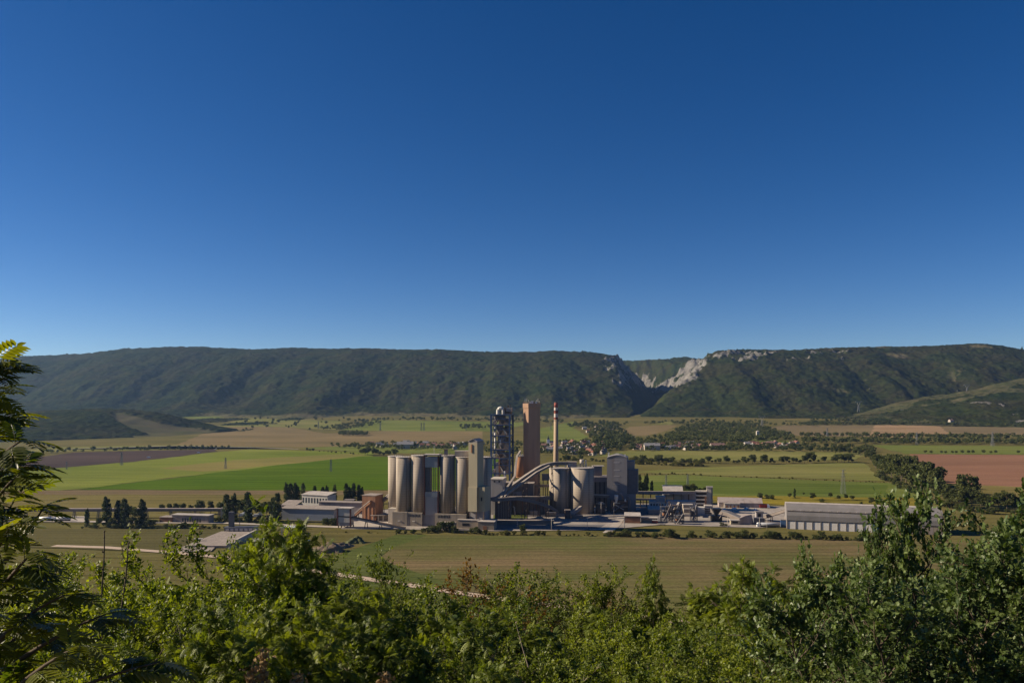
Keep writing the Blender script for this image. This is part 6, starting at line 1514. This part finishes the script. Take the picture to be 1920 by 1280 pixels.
def frames(dirs, ups, rng, tilt=.5):
    """Rotation matrices with y along dirs and z near ups, loosely tilted."""
    y = dirs / np.linalg.norm(dirs, axis=1, keepdims=True)
    z = ups + rng.normal(scale=tilt, size=ups.shape); z = z - y * (y * z).sum(1, keepdims=True); z /= np.linalg.norm(z, axis=1, keepdims=True)
    x = np.cross(y, z)
    return np.stack([x, y, z], -1)
def skeleton(rng, H, spread, nl, tr, lean=(0, 0), low=.18, twigs=7, upc=.5, bush=False, droop=0.0):
    """Trunk, limbs and twigs: tubes and the twigs' (start, direction, length)."""
    tubes, tw = [], []
    def curve(p, d, L, n, bend, jit):
        pts = [p]
        for i in range(n):
            d = d + bend / n + rng.normal(scale=jit, size=3); d = d / np.linalg.norm(d); pts.append(pts[-1] + d * L / n)
        return pts, d
    stems = []
    if bush:
        for k in range(max(3, nl // 4)):
            a = rng.uniform(0, 6.28); d0 = np.array([math.cos(a) * .45, math.sin(a) * .45, 1.0])
            pts, _ = curve(np.array([rng.normal(scale=.12), rng.normal(scale=.12), -.1]), d0 / np.linalg.norm(d0), H * rng.uniform(.7, 1.0), 7, np.array([0, 0, .25]), .10); stems.append((pts, tr * rng.uniform(.55, .9)))
    else:
        pts, _ = curve(np.array([0, 0, -.2]), np.array([lean[0], lean[1], 1.0]), H * .95, 9, np.array([-lean[0], -lean[1], .3]), .07); stems.append((pts, tr))
    for pts, r in stems:
        tubes.append((pts, [r * (1 - .88 * i / (len(pts) - 1)) for i in range(len(pts))]))
        n_here = nl if not bush else max(4, nl // len(stems))
        for k in range(n_here):
            t = low + (1 - low) * ((k + rng.uniform(.1, .9)) / n_here); f = t * (len(pts) - 1); i = min(int(f), len(pts) - 2); p = pts[i] + (pts[i + 1] - pts[i]) * (f - i)
            a = k * 2.399 + rng.uniform(-.5, .5)
            prof = math.sin(math.pi * min(1, (.22 + .78 * (1 - (t - low) / (1 - low + 1e-6))) ** .9 * .62)) if not bush else (1.05 - .6 * t)
            L = spread * prof * rng.uniform(.7, 1.15)
            el = upc + .5 * t
            d = np.array([math.cos(a), math.sin(a), el]); d /= np.linalg.norm(d)
            lp, ld = curve(p, d, L, 6, np.array([0, 0, .35 - droop]), .13)
            lr = r * .42 * (1 - .6 * t)
            tubes.append((lp, [lr * (1 - .85 * q / 6) + .003 for q in range(7)]))
            for q in range(twigs):
                s_ = .25 + .75 * (q + rng.uniform(0, 1)) / twigs; f2 = s_ * 6; i2 = min(int(f2), 5); tp = lp[i2] + (lp[i2 + 1] - lp[i2]) * (f2 - i2)
                td = ld * .6 + rng.normal(scale=.55, size=3) + np.array([0, 0, .25 - droop]); td /= np.linalg.norm(td)
                tl = L * rng.uniform(.22, .42)
                tp2, _ = curve(tp, td, tl, 3, np.array([0, 0, .1 - droop]), .15)
                tubes.append((tp2, [lr * .28 + .002, lr * .2 + .002, .003, .002])); tw.append((tp2[0], tp2[-1] - tp2[0]))
        top = pts[-1] - pts[-2]
        for q in range(4): tw.append((pts[-2] + top * q / 4, top * .9 + rng.normal(scale=.12, size=3)))
    return tubes, tw
def grow(key, seed, H, spread, nl, tr, leaf, size, per, mat, bark, twigs=7, upc=.5, bush=False, droop=0.0, low=.18, spreadleaf=.10, tmin=0.0, lean=(0, 0)):
    rng = np.random.default_rng(seed)
    tubes, tw = skeleton(rng, H, spread, nl, tr, lean, low, twigs, upc, bush, droop)
    m = MB()
    for pts, rr in tubes: m.tube(pts, rr, 5 if max(rr) < .03 else 7)
    tv = np.array(m.v); tq = np.array([f for f in m.f if len(f) == 4]); trunk = np_mesh("trunk", tv, tq, bark, smooth=True)
    P0 = np.array([a for a, d in tw]); D0 = np.array([d for a, d in tw]); ln = np.linalg.norm(D0, axis=1)
    pick = rng.integers(0, len(tw), len(tw) * per); s_ = rng.uniform(.1, 1.05, len(pick))
    pts = P0[pick] + D0[pick] * s_[:, None] + rng.normal(scale=spreadleaf * .35, size=(len(pick), 3))
    d = D0[pick] / ln[pick][:, None] + rng.normal(scale=.75, size=(len(pick), 3)); d[:, 2] -= .25 * droop + .1
    rot = frames(d, np.tile(np.array([0, 0, 1.0]), (len(pick), 1)), rng, .55)
    tpl, tf = leaf
    clump = rng.uniform(0, .5, len(tw))[pick]
    V, F, t = cloud(pts, size, rng, tpl, tf, tint=np.clip(clump + rng.uniform(tmin, .5, len(pick)), 0, 1), rot=rot)
    crown = np_mesh("crown", V, F, mat, {'tint': t}, smooth=False)
    return dict(crown=crown, trunk=trunk, H=float(np.percentile(V[:, 2], 99.7)))
SIMPLE, OAK, ASH, WAL = (T_simple, T_simple_f), (T_oak, T_oak_f), (T_ash, T_ash_f), (T_wal, T_wal_f)
FT = {
    'bush0': grow('b', 1, 4.6, 1.7, 26, .05, SIMPLE, .070, 40, F_bush, B_dark, 8, .6, True),
    'bush1': grow('b', 2, 4.6, 1.9, 28, .05, SIMPLE, .066, 40, F_bush, B_grey, 8, .5, True),
    'bush2': grow('b', 3, 4.2, 1.8, 26, .05, SIMPLE, .070, 40, F_ash, B_dark, 8, .5, True),
    'ash0': grow('a', 4, 6.0, 2.2, 24, .07, ASH, .23, 14, F_ash, B_grey, 8, .45, False, .25),
    'ash1': grow('a', 5, 6.0, 2.0, 22, .06, ASH, .20, 13, F_ash, B_grey, 8, .55, False, .15),
    'ash2': grow('a', 6, 5.6, 2.3, 24, .07, ASH, .23, 14, F_bush, B_dark, 8, .4, False, .3),
    'maple0': grow('m', 7, 6.2, 2.5, 30, .08, SIMPLE, .080, 32, F_bush, B_dark, 9, .45),
    'maple1': grow('m', 8, 6.0, 2.4, 30, .08, SIMPLE, .078, 32, F_bush, B_grey, 9, .5),
    'turning0': grow('t', 9, 5.2, 1.9, 22, .06, SIMPLE, .085, 18, F_aut, B_dark, 8, .5),
    'oak0': grow('o', 10, 6.2, 2.3, 34, .085, OAK, .115, 27, F_oak, B_dark, 9, .5, low=.10),
    'oak1': grow('o', 11, 5.6, 2.2, 32, .08, OAK, .115, 27, F_oak, B_dark, 9, .45, low=.10),
}
RF_ = random.Random(31)
def ftree(kind, px, top, Y, label, cat="tree", name=None, group=None, w=1.0, sunk=0.0, rz=None):
    """Stand a tree on the slope at distance Y so that its tip reaches the height seen at photo row top."""
    k = FT[kind]; zg = gz(Y); h = zat(top, Y) - zg
    nm = name or ("oak_tree" if 'oak' in kind else "ash_tree" if 'ash' in kind else "shrub" if 'bush' in kind else "broadleaf_tree")
    o = root(nm, label, cat, (xat(px, Y), Y, zg), RF_.uniform(0, 6.28) if rz is None else rz, group)
    link("crown", k['crown'], o); link("trunk", k['trunk'], o)
    s = h / k['H']; o.scale = (s * w, s * w, s)
    return o
# named trees along the skyline of the slope
ftree('ash0', 545, 948, 15.5, "light green tree with drooping fronds rising highest left of centre", w=0.82)
ftree('ash1', 505, 986, 16.5, "light green feathery tree just left of the drooping frond tree", w=0.8)
ftree('maple0', 690, 1028, 19, "dark leafed pointed tree right of the drooping frond tree", w=0.85)
ftree('turning0', 845, 1056, 24, "tree with orange turning leaves left of the round dark crown", w=1)
ftree('maple1', 945, 1044, 25, "round dark crowned tree in the middle of the slope", w=1.35)
ftree('maple0', 1010, 1070, 26, "brownish green tree at the right flank of the round dark crown", w=1.2)
ftree('maple1', 1090, 1054, 24, "light leafy tree right of the round dark crown", w=1.05)
ftree('maple0', 1150, 1074, 23, "broad leafy tree in the gap right of centre", w=1.05)
ftree('ash1', 1228, 1050, 23, "thin sparse tree with one tall shoot before the sown field", w=.5)
ftree('ash2', 1320, 1078, 21, "feathery tree left of the yellowish pair", w=1.0)
ftree('ash1', 1385, 1046, 19, "yellowish feathery tree, taller one of the right pair", w=.85)
ftree('ash0', 1450, 1060, 18, "yellowish feathery tree beside the oak's left flank", w=.9)
ftree('bush2', 440, 1002, 14, "yellow green shrub with broad crown before the settling basin")
ftree('bush2', 330, 1018, 13.5, "yellow green shrub below the olive meadow", w=1.1)
ftree('bush2', 215, 1026, 12.5, "light green shrub under the two bare twigs", w=1.1)
ftree('bush1', 610, 1060, 17, "green shrub filling the gap right of the drooping frond tree", w=1.1)
ftree('maple1', 770, 1082, 20, "low green tree below the dirt track", w=1.3)
ftree('oak0', 1660, 954, 9.6, "dark oak with a spike of leaves before the long hall", w=.36)
ftree('oak1', 1735, 922, 9.2, "tallest dark oak at the right", w=.62)
ftree('oak0', 1868, 919, 9.4, "dark oak at the right edge with pale leaf tips", w=.75)
ftree('oak1', 1600, 1034, 9.0, "dark oak bush at the left end of the oaks", w=.62)
ftree('oak0', 1800, 989, 8.2, "dense dark oak filling the right corner", w=.9)
ftree('oak1', 1930, 989, 8.4, "dark oak cut by the right edge of the view", w=.9)
ftree('oak0', 1690, 1054, 7.6, "nearest oak bush at the lower right", w=1.0)
ftree('oak1', 1545, 1089, 8.6, "low oak bush beside the yellowish feathery trees", w=.9)
# the thicket below, row on row down the slope
topline = lambda px: float(np.interp(px, [-150, 0, 130, 330, 420, 500, 560, 620, 690, 760, 860, 950, 1030, 1090, 1180, 1280, 1390, 1480, 1560, 1640, 1720, 1900, 2100], [1005, 1012, 1028, 1026, 1014, 1012, 1008, 1058, 1052, 1084, 1080, 1056, 1076, 1070, 1088, 1096, 1070, 1080, 1090, 1045, 990, 975, 975]))
words_ = {'bush0': "rounded green shrub", 'bush1': "loose green shrub", 'bush2': "yellowish green shrub", 'ash0': "drooping feathery young tree", 'ash1': "upright feathery young tree", 'ash2': "dull green feathery young tree", 'maple0': "small dense leafy tree", 'maple1': "small spreading leafy tree", 'oak0': "leafy young oak", 'oak1': "bushy young oak", 'turning0': "young tree with turning leaves"}
rows_ = ((30, 44, 125), (23, 64, 115), (18.5, 84, 115), (14.5, 105, 118), (11.8, 138, 125), (9.6, 175, 150), (7.4, 235, 190))
place_ = ("far back in the thicket", "farther back in the thicket", "well back in the thicket", "halfway down the thicket", "lower down the thicket", "low in the thicket", "lowest in the thicket")
side_ = lambda px: "at the left" if px < 420 else "left of centre" if px < 800 else "in the centre" if px < 1120 else "right of centre" if px < 1500 else "at the right"
for ri, (Y, dz, sp) in enumerate(rows_):
    px = -120.0 + 40 * ri
    while px < 2050:
        q = px + RF_.uniform(-25, 25); y_ = Y * RF_.uniform(.93, 1.08)
        tp = max(topline(q) + dz * .62, 1030 if ri else 0) + RF_.choice((RF_.uniform(-26, 4), RF_.uniform(0, 34), RF_.uniform(0, 34)))
        if q > 1500: kd = RF_.choice(['oak0', 'oak1']) if ri > 1 else RF_.choice(['oak1', 'maple1'])
        elif q < 430: kd = RF_.choice(['bush0', 'bush1', 'bush2', 'ash2', 'ash0'])
        elif ri <= 1: kd = RF_.choice(['maple0', 'maple1', 'ash1', 'ash0', 'bush0', 'turning0'] if ri else ['maple0', 'maple1', 'bush0'])
        else: kd = RF_.choice(['bush0', 'bush1', 'bush2', 'maple0', 'ash2', 'ash1'])
        if q > 1500: tp = max(tp, 1000 + dz * .8)
        ftree(kd, q, tp, y_, "%s %s, %s" % (words_[kd], place_[ri], side_(q)), "tree" if 'bush' not in kd else "shrub", None, "thicket %s %s %s" % (words_[kd], place_[ri], side_(q)), w=RF_.uniform(.85, 1.15) * (1.1 if 'bush' in kd else 1.05))
        px += sp * RF_.uniform(.8, 1.15)
# bare twigs
for k, (px, py, px1, py1, Y, lb) in enumerate(((188, 1120, 195, 997, 11.5, "bare upright twig left of the other at the thicket's top"), (215, 1115, 241, 1018, 11.0, "bare leaning twig above the light green shrub"))):
    m = MB(); a = Vector((xat(px, Y), Y, zat(py, Y) - 1.2)); b = Vector((xat(px1, Y), Y, zat(py1, Y)))
    pts = [a.lerp(b, t) + Vector((.012 * math.sin(9 * t + k), 0, 0)) for t in np.linspace(0, 1, 9)]
    m.tube(pts, [.016 - .008 * t for t in np.linspace(0, 1, 9)], 7)
    for t in (.62, .74, .86, .96, 1.0):
        c = a.lerp(b, t); m.tube([c, c + Vector((.012 * (-1) ** int(t * 50), -.004, .012)), c + Vector((.016 * (-1) ** int(t * 50), -.004, .03))], [.010, .012, .004], 6)
    tag(m.build("bare_twig", B_dark), lb, "twig", "bare twigs")
# dry seed heads at the bottom edge
for k, (px, top, lb) in enumerate(((493, 1212, "tallest dry brown seed head at the bottom edge left of centre"), (472, 1246, "short dry seed head left of the tallest one"), (562, 1256, "dry seed head right of the tallest one"), (725, 1258, "single dry seed head below the centre thicket"))):
    Y = 3.6; rg = np.random.default_rng(40 + k); x = xat(px, Y); z1 = zat(top, Y); o = root("dry_seed_head", lb, "plant", (x, Y, gz(Y)), 0, "dry seed heads")
    h = z1 - gz(Y); MB().tube([(0, 0, 0), (.02, 0, h * .5), (0, 0, h)], [.006, .005, .002], 6).build("stem", F_seed, o)
    t = rg.uniform(0, 1, 420); P = np.stack([rg.normal(scale=.018, size=420) * (1.1 - t), rg.normal(scale=.018, size=420) * (1.1 - t), h - .01 - t * min(.34, h * .5)], -1)
    V, F, tt = cloud(P, .022, rg, T_simple, T_simple_f); link("seed_cluster", np_mesh("seed_cluster", V, F, F_seed), o)

# ---- the dark walnut-like tree close by at the left edge
rng = np.random.default_rng(77)
YW = 4.4
wr = root("walnut_tree", "dark near tree with long drooping compound leaves at the left edge", "tree", (xat(-40, YW), YW, gz(YW)))
base = np.array([xat(-40, YW), YW, gz(YW)])
def wp(px, py, Y=YW):
    px -= 30; py += 26 * (py < 1100)
    return np.array([xat(px, Y), Y, zat(py, Y)]) - base
m = MB(); LP, LD, LS = [], [], []
def limb(pts, r0, r1, leaves, seed, size=.30, start=.25):
    pts = [np.array(p) for p in pts]; n = len(pts)
    m.tube(pts, [r0 + (r1 - r0) * i / (n - 1) for i in range(n)], 7)
    rg = np.random.default_rng(seed)
    for k in range(leaves):
        t = start + (1 - start) * (k + rg.uniform(.2, .8)) / leaves; f = t * (n - 1); i = min(int(f), n - 2)
        p = pts[i] + (pts[i + 1] - pts[i]) * (f - i); d = pts[i + 1] - pts[i]; d = d / np.linalg.norm(d)
        sd = np.array([rg.normal(scale=.8) + .35, rg.normal(scale=.7), rg.uniform(-.25, .45)])
        LP.append(p); LD.append(d * .55 + sd); LS.append(size * rg.uniform(.75, 1.2))
    LP.append(pts[-1]); LD.append(pts[-1] - pts[-2] + np.array([0.02, 0, -.01])); LS.append(size)
def Lb(a, b, c, r0, leaves, seed, size=.30, start=.25, dY=0.0):
    size *= .60; leaves = int(leaves * 1.35)
    A, C_, Bm = wp(*a), wp(*c, YW + dY), wp(*b, YW + dY * .5)
    pts = [(1 - t) ** 2 * A + 2 * t * (1 - t) * Bm + t * t * C_ for t in np.linspace(0, 1, 8)]
    limb(pts, r0, .004, leaves, seed, size, start)
limb([wp(-40, 1500), wp(-45, 1250), wp(-38, 1050), wp(-32, 900), wp(-28, 780), wp(-12, 690), wp(12, 655)], .055, .006, 60, 1, .21, .25)
Lb((-35, 760), (0, 700), (40, 668), .012, 6, 2, .24)
Lb((-36, 800), (-5, 730), (30, 700), .012, 7, 3, .24, dY=-.2)
Lb((-36, 860), (5, 780), (50, 752), .016, 8, 4, .26, dY=.2)
Lb((-38, 900), (20, 830), (70, 800), .016, 9, 5, .28, dY=-.3)
Lb((-38, 960), (20, 850), (75, 845), .018, 11, 6, .30, dY=.1)
Lb((-40, 1020), (20, 900), (60, 868), .018, 10, 7, .30, dY=-.4)
Lb((-42, 1060), (30, 960), (60, 905), .018, 10, 8, .32, dY=.3)
Lb((-45, 1150), (60, 1010), (112, 925), .020, 4, 9, .26, .82, dY=-.1)
Lb((-45, 1150), (20, 1010), (50, 960), .020, 12, 10, .30, dY=-.5)
Lb((-45, 1200), (40, 1060), (90, 1010), .020, 12, 11, .32, dY=-.6)
Lb((-45, 1280), (60, 1150), (150, 1090), .022, 12, 12, .32, dY=-.3)
Lb((-45, 1330), (90, 1200), (230, 1150), .022, 11, 13, .32, dY=-.2)
Lb((-45, 1400), (80, 1250), (180, 1210), .022, 11, 14, .32, dY=-.6)
Lb((-45, 1420), (140, 1280), (330, 1240), .022, 11, 15, .32, dY=-.3)
Lb((-45, 1330), (40, 1200), (120, 1140), .022, 14, 16, .30, dY=.4)
Lb((-45, 1250), (30, 1120), (70, 1060), .022, 14, 17, .30, dY=.5)
m.build("trunk", B_dark, wr)
LP, LD, LS = np.array(LP), np.array(LD), np.array(LS)
rot = frames(LD, np.tile(np.array([0, 0, 1.0]), (len(LP), 1)), rng, .28)
k_ = len(T_wal); V = np.einsum('nij,kj->nki', rot, T_wal) * LS[:, None, None] + LP[:, None, :]
F = (T_wal_f[None] + (np.arange(len(LP)) * k_)[:, None, None]).reshape(-1, 3)
hgt = np.clip((LP[:, 2] - wp(0, 1000)[2]) / 1.2, 0, 1)
t = np.repeat(np.clip(rng.uniform(.0, .75, len(LP)), 0, 1), k_) + rng.uniform(-.1, .25, len(LP) * k_)
link("crown", np_mesh("crown", V.reshape(-1, 3), F, F_wal, {'tint': np.clip(t, 0, 1)}), wr)

# ================================================================== HAZE
hz = MB().box(-7600, 7600, -60, 7450, -1.0, 560)
m = bpy.data.materials.new("haze"); m.use_nodes = True; n = m.node_tree; n.nodes.remove(n.nodes['Principled BSDF'])
pv = n.nodes.new("ShaderNodeVolumePrincipled"); pv.inputs['Density'].default_value = 0.000035
pv.inputs['Color'].default_value = (0.36, 0.59, 1.0, 1); pv.inputs['Anisotropy'].default_value = 0.45
n.links.new(pv.outputs[0], n.nodes['Material Output'].inputs['Volume'])
ho = hz.build("haze", m); tag(ho, kind='stuff')

# ================================================================== labels: where several share one, say which by its place in the row
ONES = "zeroth first second third fourth fifth sixth seventh eighth ninth tenth eleventh twelfth thirteenth fourteenth fifteenth sixteenth seventeenth eighteenth nineteenth".split()
TENS = {2: ("twentieth", "twenty"), 3: ("thirtieth", "thirty"), 4: ("fortieth", "forty"), 5: ("fiftieth", "fifty"), 6: ("sixtieth", "sixty"), 7: ("seventieth", "seventy"), 8: ("eightieth", "eighty"), 9: ("ninetieth", "ninety")}
def ordinal(k): return ONES[k] if k < 20 else TENS[k // 10][0] if k % 10 == 0 else TENS[k // 10][1] + "-" + ONES[k % 10]
shared = {}
for o in list(SC.objects):
    if o.parent is None and o.get('label'): shared.setdefault(o['label'], []).append(o)
for lb, obs in shared.items():
    if len(obs) < 2: continue
    obs.sort(key=lambda o: o.location.x / max(1.0, o.location.y))
    for k, o in enumerate(obs):
        o['label'] = lb + (", the left one" if k == 0 else ", the right one") if len(obs) == 2 else lb + ", %s from the left" % ordinal(k + 1)
